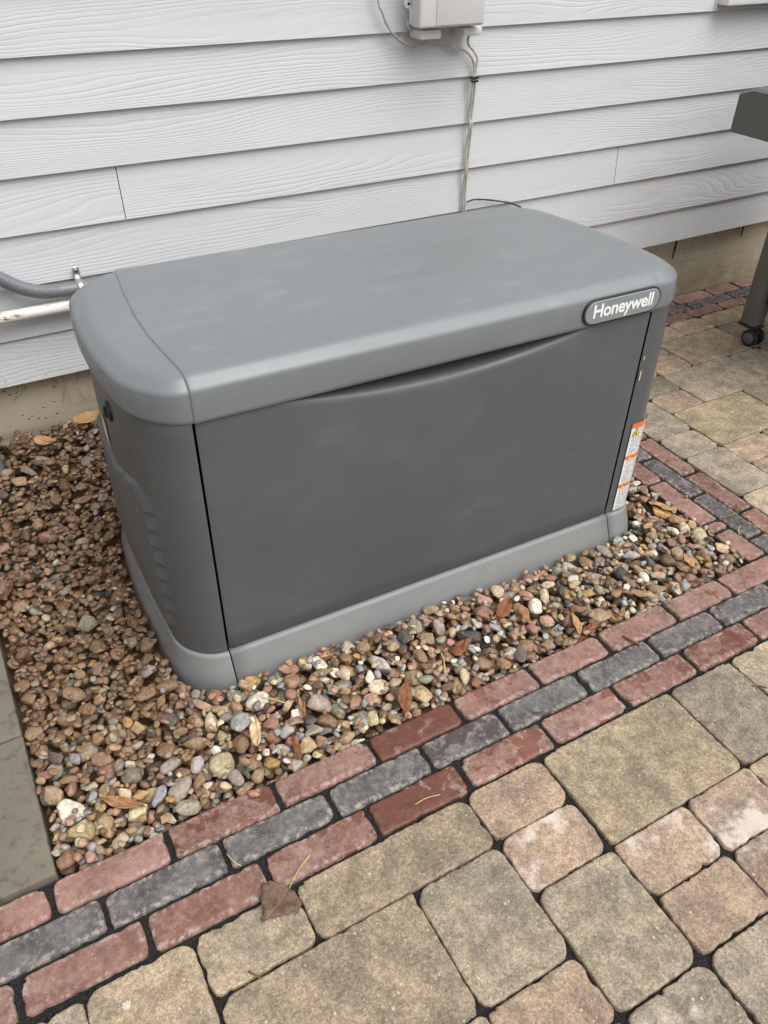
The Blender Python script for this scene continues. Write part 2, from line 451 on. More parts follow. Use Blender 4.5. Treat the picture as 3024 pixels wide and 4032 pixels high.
# ------------------------------------------------------------------ house wall: planks on a concrete foundation
house = empty('house_wall', (0, 0, 0))
tag(house, 'pale grey lap siding house wall above a tan concrete foundation', 'wall')
XL, XR = -2.6, 5.2
drip = [0.2453, 0.3647, 0.4929, 0.6141, 0.7391, 0.8579, 0.9745]
while drip[-1] < 2.75: drip.append(drip[-1] + 0.121)
rng = random.Random(5)
joints = {3: [0.145, 3.3], 2: [-1.4, 1.753, 4.6], 4: [-1.7, 2.6], 5: [-0.9, 3.0], 6: [-1.9, 2.04], 1: [-1.1, 2.9], 0: [-2.0, 3.6]}
for i in range(len(drip) - 1):
    z0, z1 = drip[i], drip[i + 1] + 0.028
    js = joints.get(i, [rng.uniform(-2, 0), rng.uniform(1.5, 4)])
    xs = [XL] + js + [XR]
    for a, b in zip(xs, xs[1:]):
        g = 0.0012
        nx = 24
        rows = []
        T = 0.0095
        for k in range(nx + 1):
            x = a + g + (b - a - 2 * g) * k / nx
            wob = 0.0009 * mnoise.noise(Vector((x * 2.3, i * 3.1, 0)))
            zb = z0 + wob
            yb, yt = -0.0135, -0.0005     # leans out at its drip edge
            rows.append([(x, yb + T, zb), (x, yb + 0.0012, zb), (x, yb, zb + 0.0012), (x, yb + (yt - yb) * 0.5, (zb + z1) / 2), (x, yt, z1), (x, yt + T, z1), (x, yb + T, zb)])
        cx, cz = (a + b) / 2, z0
        rows = [[(p[0] - cx, p[1], p[2] - cz) for p in r] for r in rows]
        v, f = grid_faces(rows)
        n = len(rows[0])
        f.append(tuple(range(0, n - 1))); f.append(tuple(range(nx * n, nx * n + n - 1)))
        o = pydata('plank', v, f, MAT['siding'], house, True, (cx, 0, cz), angle=R(35))
# sheathing behind the planks, foundation under them
obj_from_bm('sheathing', box_bm(XL, XR, 0.012, 0.10, 0.25, 3.0), MAT['niddark'], house, False)
nx, nz = 60, 14
rows = []
for k in range(nx + 1):
    x = XL + (XR - XL) * k / nx
    rows.append([(x, 0.022 + 0.003 * mnoise.noise(Vector((x * 3, z * 5, 2))), -0.25 + 0.53 * j / nz) for j, z in [(j, j * 0.04) for j in range(nz + 1)]])
rows2 = [[(r[0][0], 0.25, -0.25)] + r + [(r[-1][0], 0.25, 0.28)] for r in rows]
v, f = grid_faces(rows2)
pydata('foundation', v, f, MAT['concrete'], house, True, recalc=True)
for (x, za, zb, dx) in [(2.155, 0.238, 0.162, 0.002), (2.519, 0.243, 0.190, -0.008)]:
    pts = spline([(x + dx, 0.016, za), (x + dx * 0.4, 0.014, (za + zb) / 2), (x, 0.0155, zb)], 4)
    obj_from_bm('tar_drip', tube_bm(pts, [0.0022 + 0.0022 * (1 - i / (len(pts) - 1)) for i in range(len(pts))], 6), MAT['tar'], house)
# white window sill, its lower corner just inside the picture
bm = box_bm(2.05, 3.25, -0.055, 0.0, 0.992, 1.035, 0.004)
obj_from_bm('window_sill', bm, MAT['vinyl'], house, True, angle=R(40))
bm = box_bm(2.08, 3.22, -0.03, 0.0, 1.038, 2.3, 0.004)
obj_from_bm('window_casing', bm, MAT['vinyl'], house, True, angle=R(40))
# nail heads dotting the lowest boards
for (x, z) in [(-0.235, 0.30), (-0.228, 0.262), (-0.13, 0.258), (-0.23, 0.415)]:
    obj_from_bm('nail_head', tube_bm([(x, -0.008, z), (x, -0.0132, z)], 0.0022, 8), MAT['niddark'], house)

# ------------------------------------------------------------------ ground sheet, joint bed
def plane(name, x0, x1, y0, y1, z, mat):
    return tag(pydata(name, [(x0, y0, z), (x1, y0, z), (x1, y1, z), (x0, y1, z)], [(0, 1, 2, 3)], mat, None, False), kind='structure')
plane('ground', -80, 80, -80, 0.15, -0.16, MAT['soil'])

def rounded_outline(w, d, r, n, rnd, jag):
    """closed outline of a rounded w x d block, uneven"""
    pts = []
    hw, hd = w / 2, d / 2
    per = 2 * (w + d)
    def seg(a, b, m):
        for k in range(m): pts.append((a[0] + (b[0] - a[0]) * k / m, a[1] + (b[1] - a[1]) * k / m))
    cr = [r * rnd.uniform(0.45, 1.8) for _ in range(4)]
    cs = [(-hw, -hd, cr[0]), (hw, -hd, cr[1]), (hw, hd, cr[2]), (-hw, hd, cr[3])]
    sx = [(1, 1), (-1, 1), (-1, -1), (1, -1)]
    start = [math.pi, 1.5 * math.pi, 0, 0.5 * math.pi]
    for i in range(4):
        x, y, q = cs[i]; ax, ay = sx[i]
        cx, cy = x + ax * q, y + ay * q
        for k in range(4):
            t = start[i] + k / 4 * math.pi / 2
            pts.append((cx + q * math.cos(t), cy + q * math.sin(t)))
        j = (i + 1) % 4
        x2, y2, q2 = cs[j]; bx, by = sx[j]
        t = start[i] + math.pi / 2
        A = (cx + q * math.cos(t), cy + q * math.sin(t))
        B = (x2 + bx * q2 + q2 * math.cos(start[j]), y2 + by * q2 + q2 * math.sin(start[j]))
        L = math.hypot(A[0] - B[0], A[1] - B[1])
        seg(A, B, max(3, int(L / 0.0065)))
    s = rnd.uniform(0, 99)
    out = []
    chips = [(rnd.choice(pts), rnd.uniform(0.003, 0.009), rnd.uniform(0.2, 1.1) * jag) for _ in range(rnd.randint(3, 8))]
    for (x, y) in pts:
        k = jag * (mnoise.noise(Vector((x * 45, y * 45, s))) * 0.6 + mnoise.noise(Vector((x * 190, y * 190, s))) * 0.6)
        k = abs(k) + sum(d_ * math.exp(-((x - c_[0]) ** 2 + (y - c_[1]) ** 2) / (w_ * w_)) for c_, w_, d_ in chips)
        ex_, ey_ = (hw - abs(x)), (hd - abs(y))
        wx = 1.0 if ex_ < 0.012 else 0.0; wy = 1.0 if ey_ < 0.012 else 0.0
        out.append((x - math.copysign(k * wx, x), y - math.copysign(k * wy, y)))
    return out

def block(name, x0, x1, y0, y1, ztop, h, seed, mat, parent, color, r=0.008, edge=0.005, jag=0.003, tilt=0.006, lump=0.0012):
    rnd = random.Random(seed)
    w, d = x1 - x0, y1 - y0
    ol = rounded_outline(w, d, r, 0, rnd, jag)
    n = len(ol); v = []; f = []
    s = rnd.uniform(0, 99)
    tx, ty = rnd.uniform(-tilt, tilt), rnd.uniform(-tilt, tilt)
    hw, hd = w / 2, d / 2
    prof = [(0.0, -h), (0.0, -edge * 1.5), (edge * 0.12, -edge * 0.7), (edge * 0.4, -edge * 0.24), (edge * 0.85, -edge * 0.04), (edge * 1.6, 0.0)]
    def put(x, y, z):
        zz = z
        if z > -h * 0.9:
            zz += tx * x + ty * y + lump * mnoise.noise(Vector((x * 22, y * 22, s))) + lump * 0.5 * mnoise.noise(Vector((x * 70, y * 70, s)))
        v.append((x, y, zz))
    for (ins, z) in prof:
        for (x, y) in ol:
            put(x * (1 - ins / hw), y * (1 - ins / hd), z)
    ins = prof[-1][0]
    spine = max(0.0, hw - hd); spine_y = max(0.0, hd - hw)
    for fr in (0.16, 0.6, 0.93):
        for (x, y) in ol:
            xa, ya = x * (1 - ins / hw), y * (1 - ins / hd)
            cx = max(-spine, min(spine, xa)); cy = max(-spine_y, min(spine_y, ya))
            put(xa + (cx - xa) * fr, ya + (cy - ya) * fr, 0.0)
    nr = len(prof) + 3
    rim = [1.0] * (n * 5) + [0.75] * n + [0.25] * n + [0.0] * (2 * n)
    for i in range(nr - 1):
        for k in range(n):
            f.append((i * n + k, i * n + (k + 1) % n, (i + 1) * n + (k + 1) % n, (i + 1) * n + k))
    f.append(tuple((nr - 1) * n + k for k in range(n)))
    me = bpy.data.meshes.new(name); me.from_pydata(v, [], f); me.update()
    at = me.attributes.new('rim', 'FLOAT', 'POINT'); at.data.foreach_set('value', rim)
    o = obj_from_mesh(name, me, mat, parent, True, ((x0 + x1) / 2, (y0 + y1) / 2, ztop))
    o.color = color
    return o

# ------------------------------------------------------------------ paver patio
patio = tag(pydata('paver_patio', [(-3.0, -6.0, -0.009), (6.5, -6.0, -0.009), (6.5, 0.02, -0.009), (-3.0, 0.02, -0.009)], [(0, 1, 2, 3)], MAT['joint'], None, False), kind='structure')
# the joint bed must not run under the gravel bed: cut it into a frame
bpy.data.meshes.remove(patio.data)
bm = bmesh.new()
def quad(bm, x0, x1, y0, y1, z):
    bm.faces.new([bm.verts.new(p) for p in ((x0, y0, z), (x1, y0, z), (x1, y1, z), (x0, y1, z))])
quad(bm, -4.0, 7.0, -6.0, -1.2365, -0.009)
quad(bm, 1.208, 7.0, -1.2365, 0.03, -0.009)
me = bpy.data.meshes.new('paver_patio'); bm.to_mesh(me); bm.free(); me.materials.append(MAT['joint'])
patio = bpy.data.objects.new('paver_patio', me); COL.objects.link(patio); tag(patio, kind='structure')

TAN, GREY, PINK, PALE, OLIVE = lin(156, 141, 122), lin(144, 133, 120), lin(157, 137, 121), lin(172, 156, 137), lin(155, 141, 119)
DK = lin(124, 117, 102)
G = 0.0035
pv = [  # x0, x1, y_top, y_bottom, colour, efflorescence : read off the photograph, on the ground plane
    (-0.58, -0.416, -1.440, -1.535, TAN, 0.1), (-0.413, -0.252, -1.434, -1.630, TAN, 0.12), (-0.248, -0.082, -1.436, -1.530, TAN, 0.25),
    (-0.078, 0.249, -1.434, -1.532, TAN, 0.12), (0.253, 0.416, -1.432, -1.528, PINK, 0.5), (0.253, 0.414, -1.531, -1.630, PINK, 0.75),
    (-0.245, 0.081, -1.536, -1.731, TAN, 0.22), (0.085, 0.250, -1.536, -1.733, GREY, 0.05), (0.254, 0.415, -1.634, -1.832, GREY, 0.2),
    (0.422, 0.741, -1.433, -1.628, OLIVE, 0.12), (0.419, 0.583, -1.632, -1.730, PINK, 0.8), (0.587, 0.743, -1.631, -1.733, PINK, 0.95),
    (0.420, 0.579, -1.734, -1.831, PINK, 0.25), (0.584, 0.745, -1.736, -1.832, PINK, 0.9), (0.745, 0.912, -1.434, -1.628, GREY, 0.05),
    (0.916, 1.078, -1.434, -1.53, PALE, 0.25), (0.916, 1.078, -1.534, -1.63, TAN, 0.1), (0.747, 1.07, -1.633, -1.83, TAN, 0.1),
    (0.422, 0.74, -1.836, -2.032, GREY, 0.1), (0.257, 0.416, -1.837, -1.935, GREY, 0.45), (0.087, 0.250, -1.737, -1.832, PINK, 0.15),
    (-0.08, 0.083, -1.735, -1.832, TAN, 0.1), (-0.41, -0.25, -1.634, -1.83, TAN, 0.1), (-0.246, -0.084, -1.735, -1.93, GREY, 0.1),
    (-0.08, 0.25, -1.836, -2.03, TAN, 0.2), (0.257, 0.416, -1.939, -2.035, TAN, 0.2), (-0.58, -0.416, -1.538, -1.73, GREY, 0.1),
    (1.082, 1.39, -1.434, -1.63, TAN, 0.15), (1.074, 1.39, -1.634, -1.83, GREY, 0.15), (0.744, 0.905, -1.834, -2.03, PINK, 0.3),
    # right of the border
    (1.396, 1.544, -0.840, -1.037, GREY, 0.15), (1.396, 1.541, -0.734, -0.837, GREY, 0.1), (1.396, 1.544, -0.545, -0.731, GREY, 0.05),
    (1.547, 1.690, -0.541, -0.638, PINK, 0.1), (1.547, 1.856, -0.641, -0.837, OLIVE, 0.1), (1.694, 2.000, -0.448, -0.637, GREY, 0.05),
    (1.849, 2.150, -0.268, -0.443, OLIVE, 0.05), (1.700, 1.845, -0.342, -0.445, PINK, 0.1), (1.545, 1.690, -0.440, -0.538, DK, 0.0),
    (1.548, 1.708, -0.841, -0.940, PINK, 0.4), (1.548, 1.708, -0.944, -1.037, PINK, 0.3), (1.396, 1.70, -1.041, -1.24, PALE, 0.35),
    (2.004, 2.16, -0.448, -0.632, GREY, 0.05), (1.860, 2.02, -0.636, -0.84, GREY, 0.1), (2.000, 2.152, -0.168, -0.264, PALE, 0.55),
    (2.156, 2.40, -0.168, -0.262, OLIVE, 0.0), (2.154, 2.31, -0.266, -0.44, OLIVE, 0.05), (1.700, 1.845, -0.240, -0.338, GREY, 0.1),
    (1.848, 1.996, -0.168, -0.264, PINK, 0.1), (1.396, 1.697, -0.240, -0.436, TAN, 0.1), (1.396, 1.541, -0.440, -0.541, PINK, 0.1),
    (1.396, 1.844, -0.168, -0.236, TAN, 0.1), (1.712, 1.86, -0.841, -1.037, GREY, 0.1), (1.396, 1.548, -1.244, -1.43, GREY, 0.1),
    (1.552, 1.70, -1.244, -1.43, TAN, 0.3), (1.704, 2.02, -1.041, -1.24, TAN, 0.1), (1.864, 2.02, -0.844, -1.037, PINK, 0.3),
    (2.024, 2.33, -0.636, -0.84, TAN, 0.1), (2.164, 2.33, -0.444, -0.632, PINK, 0.2), (2.314, 2.48, -0.266, -0.44, GREY, 0.05), (2.404, 2.56, -0.168, -0.262, GREY, 0.05),
]
# the rest of the patio continues the same three sizes outside the picture
rng = random.Random(21)
def free(x0, x1, y0, y1):
    return all(x1 <= a[0] + 0.002 or x0 >= a[1] - 0.002 or y1 >= a[2] - 0.002 or y0 <= a[3] + 0.002 for a in pv)
cells = []
for j in range(16):
    for i in range(40):
        x0 = -1.24 + 0.1655 * i if j * 0.0995 + 1.434 > 1.43 else 0
        cells.append((-1.24 + 0.1655 * i, -1.434 - 0.0995 * j))
for (x, y) in cells:
    if x > 2.6: continue
    opts = [(0.331, 0.199), (0.1655, 0.199), (0.1655, 0.0995)]
    rng.shuffle(opts)
    for (w, h) in opts + [(0.1655, 0.0995)]:
        a = (x + G / 2, x + w - G / 2, y - G / 2, y - h + G / 2)
        if free(a[0], a[1], a[3] * -1 * -1, a[2]) if False else all(a[1] <= q[0] or a[0] >= q[1] or a[3] >= q[2] or a[2] <= q[3] for q in pv):
            pv.append(a + (rng.choice([TAN, GREY, PINK, PALE, OLIVE]), rng.uniform(0, 0.5))); break
for j in range(13):
    for i in range(9):
        x, y = 2.33 + 0.1655 * i, -0.168 - 0.0975 * j
        if y < -1.42: continue
        w, h = rng.choice([(0.331, 0.195), (0.1655, 0.195), (0.1655, 0.0975)])
        for (w, h) in ((w, h), (0.1655, 0.0975)):
            a = (x + G / 2, x + w - G / 2, y - G / 2, y - h + G / 2)
            if all(a[1] <= q[0] or a[0] >= q[1] or a[3] >= q[2] or a[2] <= q[3] for q in pv):
                pv.append(a + (rng.choice([TAN, GREY, PINK, OLIVE]), rng.uniform(0, 0.3))); break
for k, (x0, x1, yt, yb, c, e) in enumerate(pv):
    rr = random.Random(900 + k)
    g = rr.uniform(0.87, 1.10)
    block('paver', x0 - 0.0014, x1 + 0.0014, yb - 0.0014, yt + 0.0014, rr.uniform(-0.0015, 0.0015), 0.04, 1000 + k, MAT['paver'], patio,
          (c[0] * g, c[1] * g, c[2] * g * rr.uniform(0.97, 1.03), e), r=0.016, edge=0.0030, jag=0.0040, lump=0.0015)

v = [(0, 0, 0.0012)]; rr = random.Random(8)
for k in range(16):
    q = 0.0070 * rr.uniform(0.7, 1.15); v.append((q * math.cos(k * math.pi / 8), q * 1.05 * math.sin(k * math.pi / 8), 0.0))
pydata('paint_spot', v, [(0, 1 + k, 1 + (k + 1) % 16) for k in range(16)], MAT['paintspot'], patio, True, (-0.361, -1.479, 0.0026))
# ------------------------------------------------------------------ brick edging, three courses
edging = tag(pydata('brick_edging', [(-2.0, -1.4265, -0.0075), (1.391, -1.4265, -0.0075), (1.391, -1.2375, -0.0075), (-2.0, -1.2375, -0.0075)], [(0, 1, 2, 3)], MAT['joint'], None, False), kind='structure')
RED, REDD, SLATE, SLATED = lin(136, 98, 87), lin(122, 84, 72), lin(90, 89, 89), lin(72, 71, 72)
def brick(x0, x1, y0, y1, c, wet, seed, z=0.0):
    rr = random.Random(seed); g = rr.uniform(0.9, 1.08)
    block('brick', x0, x1, y0, y1, z + rr.uniform(-0.0015, 0.0015), 0.05, seed, MAT['brick'], edging,
          (c[0] * g, c[1] * g, c[2] * g, wet), r=0.0075, edge=0.0045, jag=0.0032, lump=0.0016, tilt=0.010)
def course(js, lo, hi, cols, wets, seed, axis='x', gap=0.0085):
    for k, (a, b) in enumerate(zip(js, js[1:])):
        rr = random.Random(seed * 77 + k)
        c = cols[0] if rr.random() < 0.7 else cols[1]
        w = wets[k % len(wets)]
        g1, g2 = gap / 2 * rr.uniform(0.6, 1.2), gap / 2 * rr.uniform(0.6, 1.2)
        o1, o2 = rr.uniform(-0.0015, 0.0015), rr.uniform(-0.0015, 0.0015)
        if axis == 'x': brick(a + g1, b - g2, lo - 0.0020 + o1, hi + 0.0020 + o2, c, w, seed * 100 + k)
        else: brick(lo - 0.0020 + o1, hi + 0.0020 + o2, a + g1, b - g2, c, w, seed * 100 + k)
P = 0.1935
ext = lambda first, n: [first - P * (n - k) for k in range(n)]
course(ext(-0.425, 6) + [-0.425, -0.234, -0.039, 0.155, 0.345, 0.533, 0.72, 0.915, 1.091, 1.286, 1.391], -1.2965, -1.241, (RED, REDD), [0.1] * 6 + [0.12, 0.5, 0.25, 0.9, 0.38, 0.35, 0.3, 0.3, 0.35, 0.2, 0.2], 1)
course(ext(-0.355, 6) + [-0.355, -0.158, 0.038, 0.235, 0.41, 0.607, 0.803, 0.991, 1.18, 1.391], -1.359, -1.3035, (SLATE, SLATED), [0.05] * 8 + [0.15, 0.5, 0.3, 0.25, 0.3, 0.5, 0.5, 0.3], 2)
course(ext(-0.496, 6) + [-0.496, -0.305, -0.109, 0.086, 0.275, 0.468, 0.651, 0.843, 1.028, 1.215, 1.391], -1.4245, -1.366, (RED, REDD), [0.1] * 6 + [0.05, 0.15, 0.5, 0.9, 0.6, 0.4, 0.35, 0.5, 0.3, 0.2], 3)
# the leg of the border that runs back to the wall
for (x0, x1) in ((1.2085, 1.392),):
    edging2 = pydata('joint_bed', [(x0, -1.236, -0.0065), (x1, -1.236, -0.0065), (x1, 0.02, -0.0065), (x0, 0.02, -0.0065)], [(0, 1, 2, 3)], MAT['joint'], edging, False)
course([-1.238, -1.135, -1.081, -0.887, -0.694, -0.50, -0.307, -0.114, 0.012][:0] + [-1.2375, -1.118, -1.081, -0.887, -0.694, -0.50, -0.307, -0.12, 0.014], 1.2125, 1.268, (RED, REDD), [0.2, 0.1, 0.15, 0.1], 4, 'y')
course([-1.2375, -1.175, -0.98, -0.791, -0.597, -0.404, -0.21, 0.014], 1.2755, 1.327, (SLATED, SLATE), [0.2, 0.1, 0.3, 0.1], 5, 'y')
course([-1.2375, -1.087, -0.90, -0.707, -0.513, -0.32, -0.127, 0.014], 1.3345, 1.389, (REDD, RED), [0.1, 0.4, 0.1], 6, 'y')
# the courses along the house wall
pydata('joint_bed', [(1.393, -0.166, -0.0060), (5.0, -0.166, -0.0060), (5.0, 0.02, -0.0060), (1.393, 0.02, -0.0060)], [(0, 1, 2, 3)], MAT['joint'], edging, False)
course([1.394, 1.58, 1.79, 1.985, 2.18, 2.375, 2.53, 2.72, 2.91, 3.1, 3.3, 3.5], -0.044, 0.012, (REDD, RED), [0.1, 0.05], 7)
course([1.394, 1.50, 1.69, 1.885, 2.08, 2.20, 2.255, 2.43, 2.62, 2.81, 3.0, 3.2, 3.4], -0.103, -0.051, (SLATED, SLATE), [0.1, 0.05], 8)
course([1.394, 1.58, 1.775, 1.96, 2.145, 2.31, 2.47, 2.66, 2.85, 3.04, 3.2, 3.4], -0.162, -0.110, (REDD, RED), [0.1, 0.05], 9)

# ------------------------------------------------------------------ stone slabs at the left
landing = tag(pydata('stone_landing', [(-2.0, -1.236, -0.03), (-0.42, -1.236, -0.03), (-0.42, -0.25, -0.03), (-2.0, -0.25, -0.03)], [(0, 1, 2, 3)], MAT['soil'], None, False), kind='structure')
for k, (x0, x1, y0, y1) in enumerate([(-1.35, -0.4085, -1.2325, -0.9285), (-1.35, -0.4095, -0.9255, -0.30)]):
    block('slab', x0, x1, y0, y1, 0.006, 0.06, 3000 + k, MAT['slab'], landing, (1, 1, 1, 1), r=0.004, edge=0.003, jag=0.0015, tilt=0.001, lump=0.0012)

# ------------------------------------------------------------------ standby generator
SE = 0.485                                        # seams at x = +-SE
YAW = -math.atan2(0.0195, 0.97)
gen = empty('standby_generator', (SE, -0.678, 0.0), YAW)
tag(gen, 'grey metal standby generator with rounded lid standing in the gravel bed', 'generator')
KB = 0.15
def outline(a, b, nflat=20, narc=12, nside=26, kl=0.10, kr=0.04, fl=0.042):
    """front-left seam -> front -> right end -> back -> left end; lists keyed by side"""
    r = a - SE
    def bow(x, y):
        s = 1 if x > 0 else -1
        return (s * (SE + (abs(x) - SE) * (1 - kr * (y / b) ** 2)), y)
    front = [(-SE + 2 * SE * k / nflat, -b) for k in range(nflat + 1)]
    def end(fl_):
        r = a - SE - fl_
        q = [(SE, -b)]
        for k in range(narc + 1):
            t = -math.pi / 2 + math.pi / 2 * k / narc
            q.append((SE + max(fl_, 1e-4) + r * math.cos(t), -(b - r) + r * math.sin(t)))
        for k in range(1, nside):
            q.append((a, -(b - r) + 2 * (b - r) * k / nside))
        for k in range(narc + 1):
            t = math.pi / 2 * k / narc
            q.append((SE + max(fl_, 1e-4) + r * math.cos(t), (b - r) + r * math.sin(t)))
        return q + [(SE, b)]
    right = [bow(*p) for p in end(fl)]
    raw = end(0.0)
    back = [(SE - 2 * SE * k / nflat, b) for k in range(nflat + 1)]
    left = [(-(SE + (p[0] - SE) * (1 - kl * (p[1] / b) ** 2)), -p[1]) for p in raw]
    return dict(front=front, right=right, back=back, left=left)

A0, B0 = 0.577, 0.293
# base skirt
prof = [(-0.014, 0.0575), (0.0015, 0.0575), (0.0040, 0.0560), (0.0055, 0.050), (0.0105, 0.030), (0.0165, 0.008), (0.0205, -0.015), (0.0225, -0.04), (0.0235, -0.10)]
for side, nm in (('front', 'base_rail'), ('right', 'base_corner'), ('back', 'base_rail'), ('left', 'base_corner')):
    rows = []
    for (da, z) in prof:
        ol = outline(A0 + da, B0 + da * 1.72, kl=0.10 + 5 * max(0, da), fl=0.042 - max(0, da) * 0.9)[side]
        if nm == 'base_corner':
            s = 1 if side == 'right' else -1
            e0, e1 = ol[0], ol[-1]
            ol = [(e0[0] + s * 0.0014, e0[1])] + [(s * max(abs(p[0]), SE + 0.0020), p[1]) for p in ol[1:-1]] + [(e1[0] + s * 0.0014, e1[1])]
        else:
            ol = [(p[0] * (1 - 0.0014 / SE), p[1]) for p in ol]
        rows.append([(x, y, z) for (x, y) in ol])
    v, f = grid_faces(rows)
    o = pydata(nm, v, f, MAT['base'], gen, True)
    md = o.modifiers.new('thick', 'SOLIDIFY'); md.thickness = 0.003; md.offset = -1
# near-black core added inside so the seams and hand scoop read as shaded
ol = outline(A0 - 0.03, B0 - 0.055)
loop = ol['front'][:-1] + ol['right'][:-1] + ol['back'][:-1] + ol['left'][:-1]
rows = [[(x, y, z) for (x, y) in loop + loop[:1]] for z in (-0.09, 0.3, 0.605)]
v, f = grid_faces(rows)
pydata('shade_core', v, f, MAT['dark'], gen, True)
# front panel with the curved hand scoop along its top edge
def ztop(x):
    t = max(0.0, 1 - (abs(x + 0.0) / 0.375) ** 2.0)
    return 0.603 - 0.048 * (t ** 0.9)
nxp = 80
cols = []
for k in range(nxp + 1):
    x = -SE + 0.0024 + (2 * SE - 0.0048) * k / nxp
    e = min(1.0, (SE - 0.0024 - abs(x)) / 0.006)
    ey = 0.0035 * (1 - e) ** 2
    zt = ztop(x); z0 = 0.0595
    col = [(x, -B0 + 0.010 + ey, z0), (x, -B0 + 0.0025 + ey, z0 + 0.0005), (x, -B0 + ey, z0 + 0.003)]
    for j in range(1, 14):
        t = j / 14
        z = z0 + 0.003 + (zt - 0.012 - z0 - 0.003) * t
        bul = 0.003 * math.sin(math.pi * t) * math.cos(x / SE * math.pi / 2)
        col.append((x, -B0 - bul + ey, z))
    lip = [(0.0, -0.012), (0.0006, -0.007), (0.0020, -0.0025), (0.0046, 0.0006), (0.0095, 0.0036), (0.0170, 0.0070), (0.0280, 0.0105), (0.0400, 0.0150), (0.0420, 0.0480)]
    for (dy, dz) in lip: col.append((x, -B0 + dy + ey, zt + dz))
    cols.append(col)
v, f = grid_faces(cols)
pydata('front_panel', v, f, MAT['panel'], gen, True)
rows = [[(x, y, z) for (x, y) in [(SE - 0.0024, B0), (-SE + 0.0024, B0)]] for z in (0.06, 0.6)]
v, f = grid_faces(rows); pydata('back_panel', v, f, MAT['panel'], gen, False)
# end panels, louvred
def louver(y, z):
    ztop_ = 0.425 if y < -0.18 else max(0.355, 0.425 - (y + 0.18) * 0.38)
    if not (0.095 < z < ztop_): return 0.0
    ye = 0.222 - 0.0
    d = ye - abs(y)
    p = (z - 0.10) / 0.0402
    ph = p - math.floor(p)
    if abs(y) > ye - 0.02:                     # rounded rib ends
        q = (abs(y) - (ye - 0.02)) / 0.02
        if q > 1: return 0.0
        keep = math.sqrt(max(0.0, 1 - q * q))
    else: keep = 1.0
    up = min(1.0, ph / 0.16)
    up = up * up * (3 - 2 * up)
    return 0.0115 * up * (1 - ph) ** 0.75 * keep
for side in ('right', 'left'):
    s = 1 if side == 'right' else -1
    rows = []
    for j in range(221):
        z = 0.0595 + (0.604 - 0.0595) * j / 220
        ol = outline(A0, B0, narc=14, nside=70, kl=0.10 + 0.17 * j / 220, kr=0.04 + 0.03 * j / 220, fl=0.042 - 0.016 * j / 220)[side]
        n = len(ol)
        row = []
        for k, (x, y) in enumerate(ol):
            if k <= 1 or k >= n - 2: x = s * max(abs(x), SE + (0.0024 if k in (0, n - 1) else 0.0030))
            p, q = ol[max(0, k - 1)], ol[min(n - 1, k + 1)]
            tx, ty = q[0] - p[0], q[1] - p[1]
            L = math.hypot(tx, ty); nxn, nyn = ty / L, -tx / L
            h = louver(y, z)
            ins = 0.003 if (k == 0 or k == n - 1) else 0.0
            row.append((x + nxn * (h - ins), y + nyn * (h - ins), z))
        rows.append(row)
    # close the bottom edge inward
    rows.insert(0, [(x * 0.985, y * 0.985, z) for (x, y, z) in rows[0]])
    v, f = grid_faces(rows)
    pydata('end_panel', v, f, MAT['panel'], gen, True)
# lid: centre section stands 3 mm proud of the two end caps
LA, LB = 0.597, 0.2985
def T(y): return 0.6555 - 0.046 * y + 0.005 * (1 - (y / 0.3) ** 2)
#  rows: (inset, z or offset below T, absolute?)
lp = [(0.016, 0.604, 1), (0.013, 0.5955, 1), (0.009, 0.5915, 1), (0.003, 0.5905, 1), (0.0004, 0.5935, 1), (0.0, 0.600, 1), (0.0012, 0.624, 1),
      (0.0026, 0.0245, 0), (0.0034, 0.0215, 0), (0.0054, 0.0180, 0), (0.0086, 0.0150, 0), (0.0190, 0.0060, 0), (0.0235, 0.0030, 0), (0.0290, 0.0011, 0), (0.0360, 0.0002, 0), (0.046, 0.0, 0)]
def seam_bow(x, y, z):
    if z < 0.63: return x
    w = 0.0
    yw = y - 0.678
    xs = [-0.97, -0.926, -0.86, -0.78, -0.69, -0.56, -0.46, -0.36]; ys = [0, 0, -0.005, -0.0105, -0.0095, 0.0, 0.011, 0.022]
    w = float(np.interp(yw, xs, ys))
    g = math.exp(-((abs(x) - SE) / 0.09) ** 2)
    return x + (w * g if x < 0 else -w * g)
def lid_section(off):
    out = []
    for (d, z, ab) in lp:
        y = -(LB - d - off); out.append((y, z - (off if z > 0.6 else 0) if ab else T(y) - z - off))
    d = lp[-1][0]
    for k in range(1, 24):
        y = -(LB - d - off) + 2 * (LB - d - off) * k / 24
        out.append((y, T(y) - off))
    for (d, z, ab) in reversed(lp):
        y = (LB - d - off); out.append((y, z - (off if z > 0.6 else 0) if ab else T(y) - z - off))
    return out
OFF = 0.0032
colsx = [(-SE, OFF), (-SE + 0.0005, 0.0018), (-SE + 0.0018, 0.0006), (-SE + 0.004, 0.0)] + [(-0.47 + 0.94 * k / 24, 0.0) for k in range(25)] + [(SE - 0.004, 0.0), (SE - 0.0018, 0.0006), (SE - 0.0005, 0.0018), (SE, OFF)]
cols = [[(seam_bow(x, y, z), y, z) for (y, z) in lid_section(o)] for (x, o) in colsx]
v, f = grid_faces(cols)
lid = pydata('lid', v, f, MAT['lid'], gen, True)
